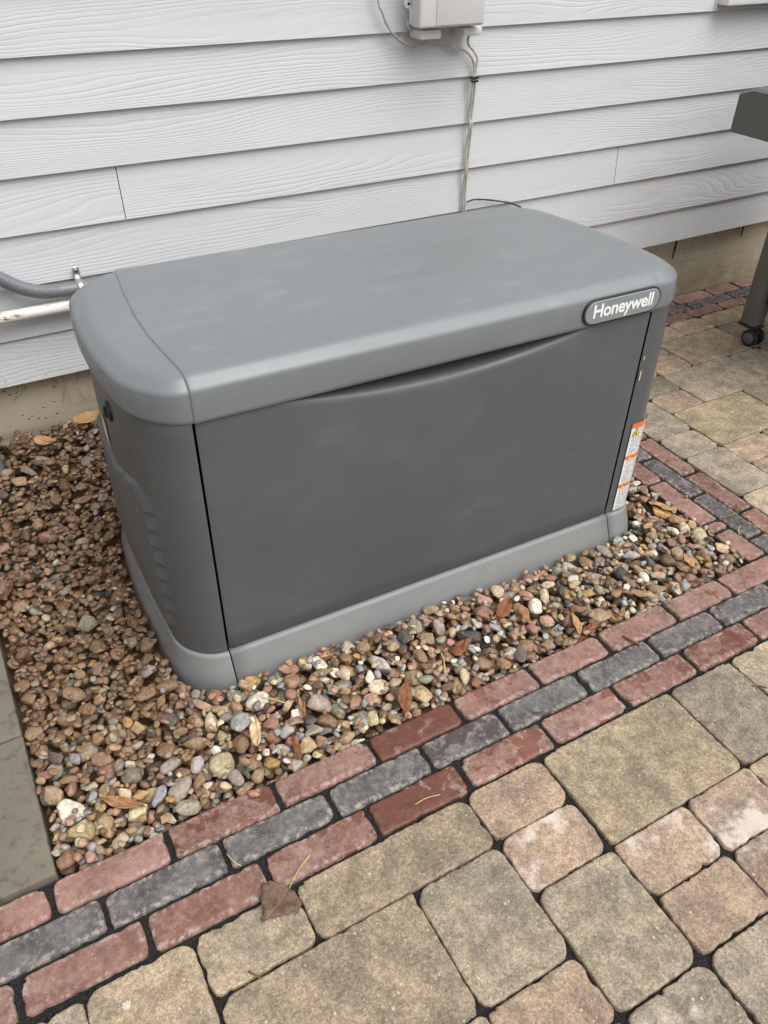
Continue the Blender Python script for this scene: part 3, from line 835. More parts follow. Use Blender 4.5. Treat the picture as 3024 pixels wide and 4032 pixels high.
# broad shallow recess line the badge sits in is left plain
for side in ('right', 'left'):
    s = 1 if side == 'right' else -1
    ol = outline(LA - OFF, LB - OFF, narc=16, nside=40, kl=0.31, kr=0.06, fl=0.020)[side]
    rows = []
    def zz(y, z, ab): return (z - (OFF if z > 0.6 else 0)) if ab else T(y) - z - OFF
    for (d, z, ab) in lp:
        row = []
        for (x, y) in ol:
            g = min(1.0, d * 1.35 / (LA - SE))
            yy = y * (1 - d / (LB - OFF))
            xx = s * (SE + (abs(x) - SE) * (1 - g))
            row.append((seam_bow(xx, yy, zz(yy, z, ab)), yy, zz(yy, z, ab)))
        rows.append(row)
    d = lp[-1][0]; g0 = d * 1.35 / (LA - SE)
    for k in range(1, 8):
        g = g0 + (1 - g0) * k / 7
        row = []
        for (x, y) in ol:
            yy = y * (1 - d / (LB - OFF)); xx = s * (SE + (abs(x) - SE) * (1 - g))
            z = T(yy) - OFF
            row.append((seam_bow(xx, yy, z), yy, z))
        rows.append(row)
    v, f = grid_faces(rows)
    pydata('lid_end', v, f, MAT['lid'], gen, True)

# name badge on the lid's front face
def stadium(w, h, n=14):
    r = h / 2; hw = w / 2 - r
    pts = [(hw + r * math.sin(math.pi * k / n), -r * math.cos(math.pi * k / n)) for k in range(n + 1)]
    return pts + [(-x, -y) for (x, y) in pts]
def plate(name, w, h, y0, thick, bev, mat, parent, loc):
    ol = stadium(w, h); n = len(ol)
    rr = [(1.0, 0.0, 0), (1.0, -(thick - bev), 0), (1.0, -thick, bev)]
    v = []; f = []
    for (_, y, ins) in rr:
        for (x, z) in ol:
            v.append((x * (1 - ins / (w / 2)), y, z * (1 - ins / (h / 2))))
    for i in range(2):
        for k in range(n): f.append((i * n + k, i * n + (k + 1) % n, (i + 1) * n + (k + 1) % n, (i + 1) * n + k))
    f.append(tuple(2 * n + k for k in range(n))); f.append(tuple(range(n)))
    return pydata(name, v, f, mat, parent, True, loc, angle=R(40))
BX, BZ = 0.3895, 0.6225
rim = plate('badge', 0.198, 0.0545, 0, 0.0045, 0.001, MAT['rubber'], gen, (BX, -LB + 0.001, BZ))
rim['label'] = 'grey oval name badge with black rim and white lettering'
pl_ = plate('badge_plate', 0.1905, 0.0470, 0, 0.0058, 0.0012, MAT['badge'], rim, (0, 0, 0))
cu = bpy.data.curves.new('lettering', 'FONT'); cu.body = 'Honeywell'; cu.align_x = 'CENTER'; cu.align_y = 'CENTER'
cu.size = 1.0; cu.offset = 0.020; cu.extrude = 0.02; cu.space_character = 0.96
to = bpy.data.objects.new('lettering_tmp', cu); COL.objects.link(to)
bpy.context.view_layer.update()
dg = bpy.context.evaluated_depsgraph_get()
me = bpy.data.meshes.new_from_object(to.evaluated_get(dg)); bpy.data.objects.remove(to)
vv = np.array([v.co[:] for v in me.vertices])
H_ = [v for v in vv if True]
mn, mx = vv.min(0), vv.max(0)
cap = mx[1]; 
sx = 0.152 / (mx[0] - mn[0])
sz = 0.0365 / (mx[1] - mn[1])
for v_ in me.vertices:
    x, y, z = v_.co
    v_.co = ((x - (mn[0] + mx[0]) / 2) * sx, -0.0060 - (0.0006 if z > 0 else 0), (y - (mn[1] + mx[1]) / 2) * sz - 0.0012)
obj_from_mesh('lettering', me, MAT['white'], rim, False)

# warning sticker round the right front corner
ol = outline(A0 + 0.0012, B0 + 0.0012, narc=40)['right']
cum = [0.0]
for p, q in zip(ol, ol[1:]): cum.append(cum[-1] + math.hypot(q[0] - p[0], q[1] - p[1]))
def around(s_, grow=0.0):
    x = float(np.interp(s_, cum, [p[0] for p in ol])); y = float(np.interp(s_, cum, [p[1] for p in ol]))
    d = Vector((x - SE + 0.03, y + B0 - 0.10, 0)); d.normalize()
    return x + d.x * grow, y + d.y * grow
def patch(name, s0, s1, z0, z1, mat, parent, grow=0.0, n=14, m=6):
    rows = []; uvs = []
    for j in range(m + 1):
        z = z0 + (z1 - z0) * j / m
        rows.append([around(s0 + (s1 - s0) * k / n, grow) + (z,) for k in range(n + 1)])
    v, f = grid_faces(rows)
    me = bpy.data.meshes.new(name); me.from_pydata(v, [], f); me.update()
    uv = me.uv_layers.new(name='UVMap')
    for lp_ in me.loops:
        i = lp_.vertex_index
        uv.data[lp_.index].uv = ((i % (n + 1)) / n, (i // (n + 1)) / m)
    return obj_from_mesh(name, me, mat, parent, True)
S0, S1 = 0.0205, 0.092
wl_ = patch('warning_label', S0, S1, 0.063, 0.312, MAT['print_'], gen)
wl_['label'] = 'tall white and orange warning sticker with fine print on the corner'
for (z0, z1) in ((0.3005, 0.3135), (0.2135, 0.2235), (0.1305, 0.1405)):
    patch('orange_band', S0, S1, z0, z1, MAT['orange'], wl_, 0.0006, 14, 1)
rows = []
def tri(name, s0, s1, z0, z1, mat, grow):
    a, b, c = around(s0, grow) + (z0,), around(s1, grow) + (z0,), around((s0 + s1) / 2, grow) + (z1,)
    return pydata(name, [a, b, c], [(0, 1, 2)], mat, wl_, False)
tri('hazard_triangle', 0.0245, 0.0475, 0.2765, 0.2985, MAT['dark'], 0.0007)
tri('hazard_field', 0.0268, 0.0452, 0.2780, 0.2962, MAT['yellow'], 0.0012)
tri('hazard_mark', 0.0340, 0.0380, 0.2800, 0.2925, MAT['dark'], 0.0016)
for (z0, z1) in ((0.2155, 0.2215), (0.1325, 0.1385)):
    tri('hazard_triangle', 0.029, 0.037, z0, z1, MAT['yellow'], 0.0012)
for (z0, z1, s0, s1) in ((0.428, 0.452, 0.0042, 0.0075), (0.478, 0.487, 0.0045, 0.0070)):
    patch('paint_chip', s0, s1, z0, z1, MAT['sidelabel'], gen, 0.0004, 2, 1)
# left side: latch lock and a worn sticker
lx = -A0
def left_x(y, b=B0): return -(SE + (A0 - SE) * (1 - 0.22 * (y / b) ** 2))
bm = bmesh.new()
yl = -0.046
tube_bm([(left_x(yl) + 0.004, yl, 0.508), (left_x(yl) - 0.004, yl, 0.508), (left_x(yl) - 0.006, yl, 0.508)], [0.019, 0.019, 0.014], 24, bm)
box_bm(left_x(yl) - 0.011, left_x(yl) - 0.005, yl - 0.003, yl + 0.003, 0.496, 0.520, 0.001, 1, bm)
lk = obj_from_bm('latch_lock', bm, MAT['rubber'], gen, True, angle=R(40)); lk['label'] = 'black round latch lock under the lid'
rows = [[(left_x(y) - 0.0025, y, z) for y in (0.112, 0.08, 0.052)] for z in (0.370, 0.40, 0.430)]
v, f = grid_faces(rows)
sl = pydata('side_label', v, f, MAT['sidelabel'], gen, True); sl['label'] = 'worn cream sticker on the end panel'

# ------------------------------------------------------------------ gravel bed
BX0, BX1, BY0, BY1 = -0.4085, 1.2125, -1.2405, 0.021
RES = 0.003
NX, NY = int((1.235 + 0.75) / RES), int((0.06 + 1.26) / RES)
gx = -0.75 + (np.arange(NX) + 0.5) * RES; gy = -1.26 + (np.arange(NY) + 0.5) * RES
GX, GY = np.meshgrid(gx, gy, indexing='ij')
def sstep(t): t = np.clip(t, 0, 1); return t * t * (3 - 2 * t)
def target(x, y):
    h = -0.006 + 0.0 * x
    leftness = sstep((0.35 - x) / 0.45)
    h = h + leftness * 0.088 * sstep((y + 0.55) / 0.58)             # heaped against the wall at the left
    h = h - 0.006 * np.exp(-(((x + 0.25) / 0.22) ** 2 + ((y + 0.75) / 0.22) ** 2))
    h = h + 0.012 * np.exp(-(((x - 0.15) / 0.3) ** 2 + ((y + 1.06) / 0.08) ** 2))
    h = h + 0.010 * np.exp(-(((x - 0.6) / 0.4) ** 2 + ((y + 1.10) / 0.07) ** 2))
    return h
TG = target(GX, GY)
HM = TG - 0.040
# obstacles: generator base, slabs, border, wall
ca, sa = math.cos(-YAW), math.sin(-YAW)
LX = ca * (GX - SE) - sa * (GY + 0.678); LY = sa * (GX - SE) + ca * (GY + 0.678)
da = 0.0215
ra = A0 + da - SE
inner = (np.abs(LX) <= SE) & (np.abs(LY) <= B0 + da * 1.72)
ex = np.clip((np.abs(LX) - SE - 0.02 * (LX > 0)) / (1 - KB * np.clip(LY / (B0 + 0.037), -1, 1) ** 2), 0, None); ey = np.clip(np.abs(LY) - (B0 + da * 1.72 - ra), 0, None)
ends = (np.abs(LX) > SE) & (ex ** 2 + ey ** 2 <= ra ** 2) & (np.abs(LY) <= B0 + da * 1.72)
OB = inner | ends
OB |= (GX < BX0) & (GY < -0.30)
OB |= (GX > BX1) | (GY < BY0) | (GY > BY1)
HM[OB] = 9.0
# soil sheet under the stones
sv_, sf_ = [], []
sx_ = np.linspace(-1.4, 1.2105, 120); sy_ = np.linspace(-1.2385, 0.03, 70)
for x in sx_:
    for y in sy_:
        sv_.append((x, y, float(target(np.array(x), np.array(y))) - 0.036 + 0.003 * mnoise.noise(Vector((x * 30, y * 30, 1)))))
for i in range(119):
    for j in range(69):
        a = i * 70 + j; sf_.append((a, a + 70, a + 71, a + 1))
gravel = tag(pydata('gravel_bed', sv_, sf_, MAT['soil'], None, True), kind='structure')

rs = np.random.RandomState(11)
def ico(sub):
    bm = bmesh.new(); bmesh.ops.create_icosphere(bm, subdivisions=sub, radius=1.0)
    bm.verts.ensure_lookup_table()
    v = np.array([x.co[:] for x in bm.verts]); f = np.array([[q.index for q in t.verts] for t in bm.faces]); bm.free()
    return v, f
V2, F2 = ico(3); V1, F1 = ico(2)
def variants(V, n, seed):
    out = []
    r_ = np.random.RandomState(seed)
    for k in range(n):
        v = V.copy()
        s = r_.uniform(0, 50)
        d = np.array([mnoise.noise(Vector((p[0] * 0.9 + s, p[1] * 0.9, p[2] * 0.9))) for p in V])
        v = v * (1 + 0.28 * d)[:, None]
        ang = r_.rand()
        npl = 13 if ang < 0.68 else 5
        for _ in range(npl):
            nrm = r_.normal(size=3); nrm /= np.linalg.norm(nrm)
            dd = r_.uniform(0.42, 0.74) if ang < 0.68 else r_.uniform(0.70, 0.95)
            ex_ = v @ nrm - dd
            over = ex_ > 0
            v[over] -= nrm[None, :] * (ex_[over] * 0.96)[:, None]
        d2 = np.array([mnoise.noise(Vector((p[0] * 3.2 + s, p[1] * 3.2, p[2] * 3.2 + 7))) for p in V])
        v = v * (1 + 0.045 * d2)[:, None]
        v /= np.abs(v).max(0)[None, :]
        out.append(v)
    return out
VAR2, VAR1 = variants(V2, 26, 3), variants(V1, 26, 4)
PAL = [(lin(134, 108, 84), 24), (lin(138, 106, 88), 17), (lin(112, 88, 69), 15), (lin(158, 134, 106), 13), (lin(140, 131, 119), 10), (lin(150, 149, 147), 8),
       (lin(182, 165, 138), 6), (lin(202, 195, 182), 5), (lin(80, 76, 72), 7), (lin(164, 130, 86), 3), (lin(158, 126, 110), 7), (lin(122, 120, 110), 3)]
pw = np.array([w for _, w in PAL], float); 
clean = np.array([0, 0, 0, 0.4, .7, 1, 1.3, 1.5, .3, 1.0, 1.0, .4])
stones = []
def footprint(x, y, a, b, th):
    i0, i1 = int((x - a + 0.75) / RES), int((x + a + 0.75) / RES) + 1
    j0, j1 = int((y - a + 1.26) / RES), int((y + a + 1.26) / RES) + 1
    if i0 < 0 or j0 < 0 or i1 > NX or j1 > NY: return None
    dx = GX[i0:i1, j0:j1] - x; dy = GY[i0:i1, j0:j1] - y
    u = (dx * math.cos(th) + dy * math.sin(th)) / a; w = (-dx * math.sin(th) + dy * math.cos(th)) / b
    d2 = u * u + w * w
    return (slice(i0, i1), slice(j0, j1)), d2
def drop(a, b, c, tries, region=None):
    best = None
    for _ in range(tries):
        if region is None:
            x = rs.uniform(-0.46, BX1); y = rs.uniform(BY0, BY1)
        else:
            x = rs.uniform(region[0], region[1]); y = rs.uniform(region[2], region[3])
        th = rs.uniform(0, math.pi)
        fp = footprint(x, y, a, b, th)
        if fp is None: continue
        sl_, d2 = fp
        ins_ = d2 < 0.86
        if not ins_.any(): continue
        s_ = np.sqrt(np.clip(1 - d2, 0, 1)) * c
        hm = HM[sl_]
        cz = float((hm + s_ * 0.80)[ins_].max())
        if cz > 5: continue
        rel = cz + c - float(target(np.array(x), np.array(y)))
        if best is None or rel < best[0]: best = (rel, x, y, th, cz, sl_, d2, s_)
    if best is None: return None
    rel, x, y, th, cz, sl_, d2, s_ = best
    if rel > 0.022: return None
    m_ = d2 < 1
    HM[sl_] = np.where(m_ & (HM[sl_] < 5), np.maximum(HM[sl_], cz + s_ * 0.9), HM[sl_])
    return x, y, th, cz
def colour(x, y):
    dirty = float(sstep((y + 1.02 + 0.25 * (x < -0.1)) / 0.35)) * float(sstep((0.25 - x) / 0.3))
    w = pw * (1 - 0.55 * dirty * clean)
    if dirty < 0.3: w = w * (1 + 1.0 * np.minimum(clean, 1))
    k = rs.choice(len(PAL), p=w / w.sum())
    c = np.array(PAL[k][0]) * rs.uniform(0.78, 1.2) * (1.07 if dirty < 0.3 else 1.05) * (1 + rs.uniform(-0.06, 0.06, 3))
    mud = np.array(lin(106, 82, 60))
    q = dirty * rs.uniform(0.15, 0.65)
    return c * (1 - q) + mud * q
def place(n, amed, asig, amin, amax, tries, region=None):
    for _ in range(n):
        a = float(np.clip(amed * math.exp(rs.normal() * asig), amin, amax))
        b = a * rs.uniform(0.50, 0.92); c = min(b, a * rs.uniform(0.34, 0.66))
        r_ = drop(a, b, c, tries, region)
        if r_ is None: continue
        x, y, th, cz = r_
        stones.append((x, y, th, cz, a, b, c, colour(x, y)))
# marked stones of the photograph first get their places near the surface last; body of the bed first
FRONT = (-0.41, BX1, BY0, -0.99); BACK = (-0.46, BX1, -1.0, BY1)
place(1300, 0.0115, 0.30, 0.006, 0.020, 3, FRONT)
place(3000, 0.0110, 0.30, 0.006, 0.020, 3, BACK)
place(950, 0.0205, 0.26, 0.013, 0.034, 5, FRONT)
place(1500, 0.0155, 0.32, 0.009, 0.030, 4, BACK)
place(260, 0.0275, 0.20, 0.021, 0.042, 6, FRONT)
place(240, 0.0220, 0.22, 0.017, 0.036, 5, BACK)
place(1100, 0.0085, 0.25, 0.0045, 0.013, 5, FRONT)
place(3600, 0.0080, 0.25, 0.004, 0.012, 3, BACK)
special = [(1.186, -1.218, 0.022, lin(190, 160, 108)), (1.129, -1.144, 0.027, lin(176, 176, 176)), (1.197, -1.158, 0.027, lin(190, 190, 190)), (-0.236, -1.075, 0.036, lin(186, 186, 184)),
           (-0.121, -0.999, 0.028, lin(182, 142, 116)), (0.021, -1.030, 0.036, lin(150, 124, 118)), (0.056, -1.022, 0.036, lin(164, 116, 104)), (0.20, -1.035, 0.03, lin(168, 122, 112)),
           (0.32, -1.06, 0.030, lin(210, 200, 184)), (0.30, -1.16, 0.026, lin(218, 208, 190)), (-0.01, -1.125, 0.026, lin(212, 202, 184)), (-0.18, -1.17, 0.028, lin(206, 196, 180)), (-0.10, -1.19, 0.028, lin(152, 154, 158)),
           (0.06, -1.07, 0.026, lin(178, 138, 86)), (-0.30, -1.10, 0.028, lin(200, 190, 160)), (0.66, -1.17, 0.030, lin(196, 160, 138)), (0.12, -1.14, 0.026, lin(206, 198, 182)), (-0.24, -1.16, 0.024, lin(204, 192, 172)), (0.44, -1.09, 0.024, lin(212, 204, 190))]
for (x, y, a, c_) in special:
    b = a * 0.72; c = a * 0.5
    r_ = None
    for k in range(40):
        r_ = drop(a, b, c, 3, (x - 0.008, x + 0.008, y - 0.008, y + 0.008))
        if r_: break
    if r_: stones.append((r_[0], r_[1], r_[2], r_[3], a, b, c, np.array(c_)))

cp = np.array(cam.location); Rm = np.array(cam.rotation_euler.to_matrix())
def in_view(x, y, z):
    q = Rm.T @ (np.array((x, y, z)) - cp)
    u = 768 / 2 + 3151.47 / 4032 * 1024 * q[0] / -q[2]; w_ = 512 - 3151.47 / 4032 * 1024 * q[1] / -q[2]
    return (-6 < u < 774) and (-6 < w_ < 1030), -q[2]
rank = []
for k, (x, y, th, cz, a, b, c, col) in enumerate(stones):
    iv, dist = in_view(x, y, cz)
    i, j = int((x + 0.75) / RES), int((y + 1.26) / RES)
    top = HM[i, j] - (cz + c * 0.9)
    if iv and top < 0.004: rank.append((a * b / dist ** 2, k))
rank.sort(reverse=True)
single = set(k for _, k in rank[:300])
def stone_verts(k):
    x, y, th, cz, a, b, c, col = stones[k]
    big = k in single or a > 0.0135
    V = (VAR2 if (big and a > 0.013) else VAR1)[k % 26]; F = F2 if (big and a > 0.013) else F1
    rr = np.random.RandomState(k)
    v = V * np.array([a, b, c])
    if rr.rand() < 0.5: v = v * np.array([1, 1, -1]); F = F[:, ::-1]
    tx, ty = rr.normal(0, 0.22), rr.normal(0, 0.22)
    m_ = np.array(Matrix.Rotation(th, 3, 'Z') @ Matrix.Rotation(tx, 3, 'X') @ Matrix.Rotation(ty, 3, 'Y'))
    return v @ m_.T, F, np.array([x, y, cz]), col
def set_tint(me, cols):
    at = me.attributes.new('tint', 'FLOAT_COLOR', 'POINT')
    at.data.foreach_set('color', np.concatenate([cols, np.ones((len(cols), 1))], 1).astype(np.float32).ravel())
allv, allf, allc, off_ = [], [], [], 0
for k in range(len(stones)):
    v, F, p, col = stone_verts(k)
    if k in single:
        me = bpy.data.meshes.new('stone'); me.from_pydata(v.tolist(), [], F.tolist()); me.update()
        set_tint(me, np.tile(col, (len(v), 1)))
        obj_from_mesh('stone', me, MAT['stone'], gravel, True, tuple(p))
    else:
        allv.append(v + p); allf.append(F + off_); allc.append(np.tile(col, (len(v), 1))); off_ += len(v)
allv = np.concatenate(allv); allf = np.concatenate(allf).astype(np.int32); allc = np.concatenate(allc)
me = bpy.data.meshes.new('loose_gravel')
me.vertices.add(len(allv)); me.vertices.foreach_set('co', allv.astype(np.float32).ravel())
me.loops.add(len(allf) * 3); me.loops.foreach_set('vertex_index', allf.ravel())
me.polygons.add(len(allf)); me.polygons.foreach_set('loop_start', np.arange(0, len(allf) * 3, 3, dtype=np.int32))
me.update(calc_edges=True); me.validate()
set_tint(me, allc)
lg = obj_from_mesh('loose_gravel', me, MAT['stone'], gravel, True); tag(lg, kind='stuff')

# ------------------------------------------------------------------ utility box on the wall
nid = empty('utility_box', (1.01, -0.012, 0.985))
tag(nid, 'beige plastic telephone junction box fixed high on the siding', 'junction box')
def nb(name, x0, x1, y0, y1, z0, z1, bev, mat, par=None, seg=2):
    c = Vector((1.01, -0.012, 0.985))
    return obj_from_bm(name, box_bm(x0 - c.x, x1 - c.x, y0 - c.y, y1 - c.y, z0 - c.z, z1 - c.z, bev, seg), MAT[mat], par or nid, True, angle=R(38))
nb('back_plate', 0.935, 1.128, -0.055, -0.012, 0.985, 1.275, 0.004, 'niddark')
cov = nb('cover', 0.918, 1.112, -0.10, -0.0555, 0.9905, 1.270, 0.007, 'nid', None, 3)
nb('raised_face', 0.966, 1.108, -0.1025, -0.0995, 0.996, 1.262, 0.0012, 'nid', cov)
nb('cable_port', 0.937, 1.000, -0.075, -0.020, 0.963, 0.9845, 0.004, 'nid')
nb('cable_port', 1.068, 1.126, -0.075, -0.020, 0.965, 0.9845, 0.004, 'nid')
lt = nb('latch', 0.9185, 0.9345, -0.058, -0.046, 0.996, 1.032, 0.002, 'nid')
nb('latch_slot', 0.9215, 0.9295, -0.0592, -0.0575, 1.001, 1.026, 0.0006, 'dark', lt)
nb('latch_bar', 0.9230, 0.9255, -0.0608, -0.0585, 1.000, 1.027, 0.0006, 'nid', lt)
bm = tube_bm([(0.915 - 1.01, -0.05 + 0.012, 1.040 - 0.985), (0.915 - 1.01, -0.043 + 0.012, 1.040 - 0.985)], 0.011, 8)
box_bm(0.913 - 1.01, 0.938 - 1.01, -0.049 + 0.012, -0.044 + 0.012, 1.031 - 0.985, 1.049 - 0.985, 0.001, 1, bm)
tb = obj_from_bm('mounting_tab', bm, MAT['nid'], nid, True, angle=R(35))
obj_from_bm('screw_hole', tube_bm([(0.915 - 1.01, -0.0505 + 0.012, 1.040 - 0.985), (0.915 - 1.01, -0.049 + 0.012, 1.040 - 0.985)], 0.0035, 10), MAT['dark'], tb)
bm = box_bm(1.1282 - 1.01, 1.138 - 1.01, -0.05 + 0.012, -0.044 + 0.012, 1.010 - 0.985, 1.09 - 0.985, 0.001, 1)
ft = obj_from_bm('side_flange', bm, MAT['nid'], nid, True, angle=R(35))
for z in (1.022, 1.038, 1.054, 1.07):
    obj_from_bm('screw_hole', tube_bm([(1.133 - 1.01, -0.0512 + 0.012, z - 0.985), (1.133 - 1.01, -0.0498 + 0.012, z - 0.985)], 0.0028, 8), MAT['dark'], ft)
obj_from_bm('drain_spout', tube_bm(spline([(0.925 - 1.01, -0.02, 1.002 - 0.985), (0.928 - 1.01, -0.02, 0.988 - 0.985), (0.938 - 1.01, -0.02, 0.979 - 0.985), (0.945 - 1.01, -0.02, 0.976 - 0.985)], 4), 0.0045, 8), MAT['nid'], nid)

def cable(name, pts, rad, mat, label, n=6):
    pts = spline([(p[0], p[1] - 0.007, p[2]) for p in pts], n)
    rr = random.Random(len(label))
    rads = [rad * rr.uniform(0.85, 1.18) for _ in pts]
    c = pts[0].copy()
    o = obj_from_bm(name, tube_bm([p - c for p in pts], rads, 8), mat, None, True, tuple(c))
    return tag(o, label, 'cable')
cable('cable', [(0.832, -0.020, 1.13), (0.840, -0.022, 1.048), (0.850, -0.024, 1.024), (0.869, -0.024, 0.990), (0.905, -0.024, 0.958), (0.941, -0.026, 0.945), (0.959, -0.028, 0.945), (0.975, -0.032, 0.952), (0.980, -0.036, 0.964)], 0.0032, MAT['cable'], 'paint-streaked cable looping from beneath the junction box up to its left')
cable('cable', [(0.992, -0.038, 0.964), (1.000, -0.032, 0.953), (1.022, -0.024, 0.950), (1.049, -0.020, 0.943), (1.075, -0.020, 0.928), (1.099, -0.020, 0.927), (1.123, -0.020, 0.915), (1.139, -0.020, 0.895), (1.1435, -0.020, 0.872), (1.1405, -0.022, 0.852), (1.1415, -0.018, 0.80), (1.1395, -0.016, 0.762), (1.1405, -0.022, 0.735), (1.1395, -0.014, 0.68), (1.1385, -0.020, 0.615), (1.1395, -0.014, 0.57), (1.1405, -0.019, 0.495), (1.1415, -0.015, 0.44), (1.1415, -0.012, 0.30)], 0.0032, MAT['cable'], 'left one of the two cables running down the siding to the generator')
cable('cable', [(1.106, -0.045, 0.966), (1.109, -0.030, 0.955), (1.116, -0.022, 0.939), (1.136, -0.020, 0.922), (1.150, -0.020, 0.904), (1.1495, -0.020, 0.886), (1.1465, -0.021, 0.862), (1.1475, -0.022, 0.850), (1.1500, -0.017, 0.80), (1.1470, -0.017, 0.75), (1.1465, -0.022, 0.735), (1.1475, -0.015, 0.66), (1.1445, -0.020, 0.615), (1.1465, -0.015, 0.56), (1.1475, -0.019, 0.495), (1.1485, -0.015, 0.44), (1.1485, -0.012, 0.30)], 0.0030, MAT['cable'], 'right one of the two cables running down the siding to the generator')
cable('cable', [(1.150, -0.024, 0.524), (1.175, -0.020, 0.526), (1.217, -0.017, 0.520), (1.276, -0.017, 0.507), (1.318, -0.019, 0.496), (1.36, -0.02, 0.478)], 0.0026, MAT['blackcable'], 'short black cable branching right just above the generator lid')
bm = box_bm(-0.013, 0.012, -0.013, 0.0, -0.0035, 0.0035, 0.002)
box_bm(-0.010, 0.010, -0.014, -0.001, -0.011, -0.006, 0.0015, 2, bm)
tag(obj_from_bm('cable_clip', bm, MAT['rubber'], None, True, (1.1450, -0.0215, 0.857), angle=R(40)), 'black clip holding two cables to the siding below the box', 'clip')

# ------------------------------------------------------------------ conduit, strap and gas pipe at the left
cp_ = spline([(-0.62, -0.039, 0.86), (-0.40, -0.041, 0.72), (-0.27, -0.041, 0.612), (-0.20, -0.041, 0.553), (-0.172, -0.041, 0.532), (-0.147, -0.041, 0.512), (-0.120, -0.041, 0.496), (-0.091, -0.041, 0.485), (-0.060, -0.041, 0.480), (-0.027, -0.041, 0.4785), (0.02, -0.041, 0.478), (0.12, -0.041, 0.474), (0.3, -0.04, 0.46)], 30)
acc = 0.0; rads = []
prev = None
for p in cp_:
    if prev is not None: acc += (p - prev).length
    prev = p
    x = p.x
    amp = 0.0006 if x < -0.05 else 0.0002
    rads.append(0.0162 + amp * math.sin(acc / 0.0052 * 2 * math.pi))
c0 = cp_[0].copy()
tag(obj_from_bm('flexible_conduit', tube_bm([p - c0 for p in cp_], rads, 20), MAT['conduit'], None, True, tuple(c0)), 'grey ribbed flexible conduit sagging along the siding left of the generator', 'conduit')
strap = empty('conduit_strap', (0.0, -0.019, 0.506))
tag(strap, 'galvanised one-hole strap with a screw over the grey conduit', 'strap')
rows = []
path = [(-0.0018, 0.012), (-0.0018, -0.002), (-0.0025, -0.006)]
path += [(-0.022 - 0.0185 * math.cos(t), -0.028 + 0.0185 * math.sin(t)) for t in [R(60 - 15 * k) for k in range(0, 13)]]
path = [(-0.0025, 0.014), (-0.0025, 0.002), (-0.0035, -0.004)] + [(-0.022 + 0.0185 * math.cos(R(a)), -0.028 + 0.0185 * math.sin(R(a))) for a in range(52, -1, -13)][:0] + [(-0.022 - 0.0180 * math.sin(R(a)), -0.028 + 0.0180 * math.cos(R(a))) for a in range(-30, 181, 15)]
for (y, z) in path:
    w = 0.0085
    rows.append([(-w, y, z), (-w * 0.3, y - 0.0006, z), (w * 0.3, y - 0.0006, z), (w, y, z)])
rows = [[(p[0] * 0.5, p[1], p[2] + 0.004) for p in rows[0]]] + rows
v, f = grid_faces(rows)
o = pydata('strap_band', v, f, MAT['steel'], strap, True); md = o.modifiers.new('t', 'SOLIDIFY'); md.thickness = 0.0014
sc = obj_from_bm('screw', tube_bm([(0, -0.001, 0.008), (0, -0.0045, 0.008), (0, -0.0058, 0.008)], [0.0052, 0.0052, 0.0034], 14), MAT['screw'], strap, True, angle=R(30))
bm = box_bm(-0.0027, 0.0027, -0.0064, -0.0057, 0.0075, 0.0085); box_bm(-0.0005, 0.0005, -0.0063, -0.0057, 0.0053, 0.0107, 0, 1, bm)
obj_from_bm('cross_slot', bm, MAT['dark'], sc, False)
gp = []
for k in range(61): gp.append((-2.2 + 3.0 * k / 60, 0, 0.004 * (1 - k / 60)))
bm = tube_bm(gp, 0.0143, 24)
tag(obj_from_bm('gas_pipe', bm, MAT['pipe'], None, True, (0.0, -0.045, 0.439)), 'white painted pipe with rust spots running along the siding', 'pipe')
bm = tube_bm([(0, 0, -0.06), (0, 0, 0.42), (0, 0, 0.424)], [0.0115, 0.0115, 0.009], 18)
post = tag(obj_from_bm('grey_post', bm, MAT['metalpost'], None, True, (-0.306, -0.118, 0.03), angle=R(40)), 'grey steel post rising from the gravel at the left picture edge', 'post')

# dry roots hanging from under the lowest plank
for k, pts in enumerate([[(-0.198, 0.004, 0.243), (-0.198, 0.006, 0.228), (-0.201, 0.008, 0.214), (-0.217, 0.01, 0.205), (-0.219, 0.013, 0.188)],
                         [(-0.057, 0.006, 0.243), (-0.057, 0.008, 0.230), (-0.062, 0.011, 0.205), (-0.055, 0.013, 0.178), (-0.047, 0.015, 0.148)],
                         [(-0.096, 0.006, 0.244), (-0.094, 0.008, 0.220), (-0.097, 0.011, 0.191), (-0.105, 0.014, 0.158)],
                         [(-0.100, 0.006, 0.242), (-0.092, 0.009, 0.212), (-0.090, 0.012, 0.189), (-0.086, 0.015, 0.150)],
                         [(-0.122, 0.006, 0.243), (-0.117, 0.009, 0.223), (-0.110, 0.013, 0.198)],
                         [(-0.150, 0.006, 0.240), (-0.146, 0.011, 0.226), (-0.149, 0.013, 0.214)]]):
    sp = spline(pts, 5)
    c = sp[0].copy()
    o = obj_from_bm('dry_root', tube_bm([p - c for p in sp], [0.0018 * (1 - 0.7 * i / len(sp)) + 0.0003 for i in range(len(sp))], 6), MAT['root'], None, True, tuple(c))
    tag(o, ['pale dry root hanging bent below the siding, leftmost of the roots', 'long dry root hanging below the siding beside the generator', 'dry root in the tangle below the siding, its left strand',
            'dry root in the tangle below the siding, its right strand', 'short dry root left of the tangle below the siding', 'tiny dry root between the bent root and the tangle'][k], 'root')

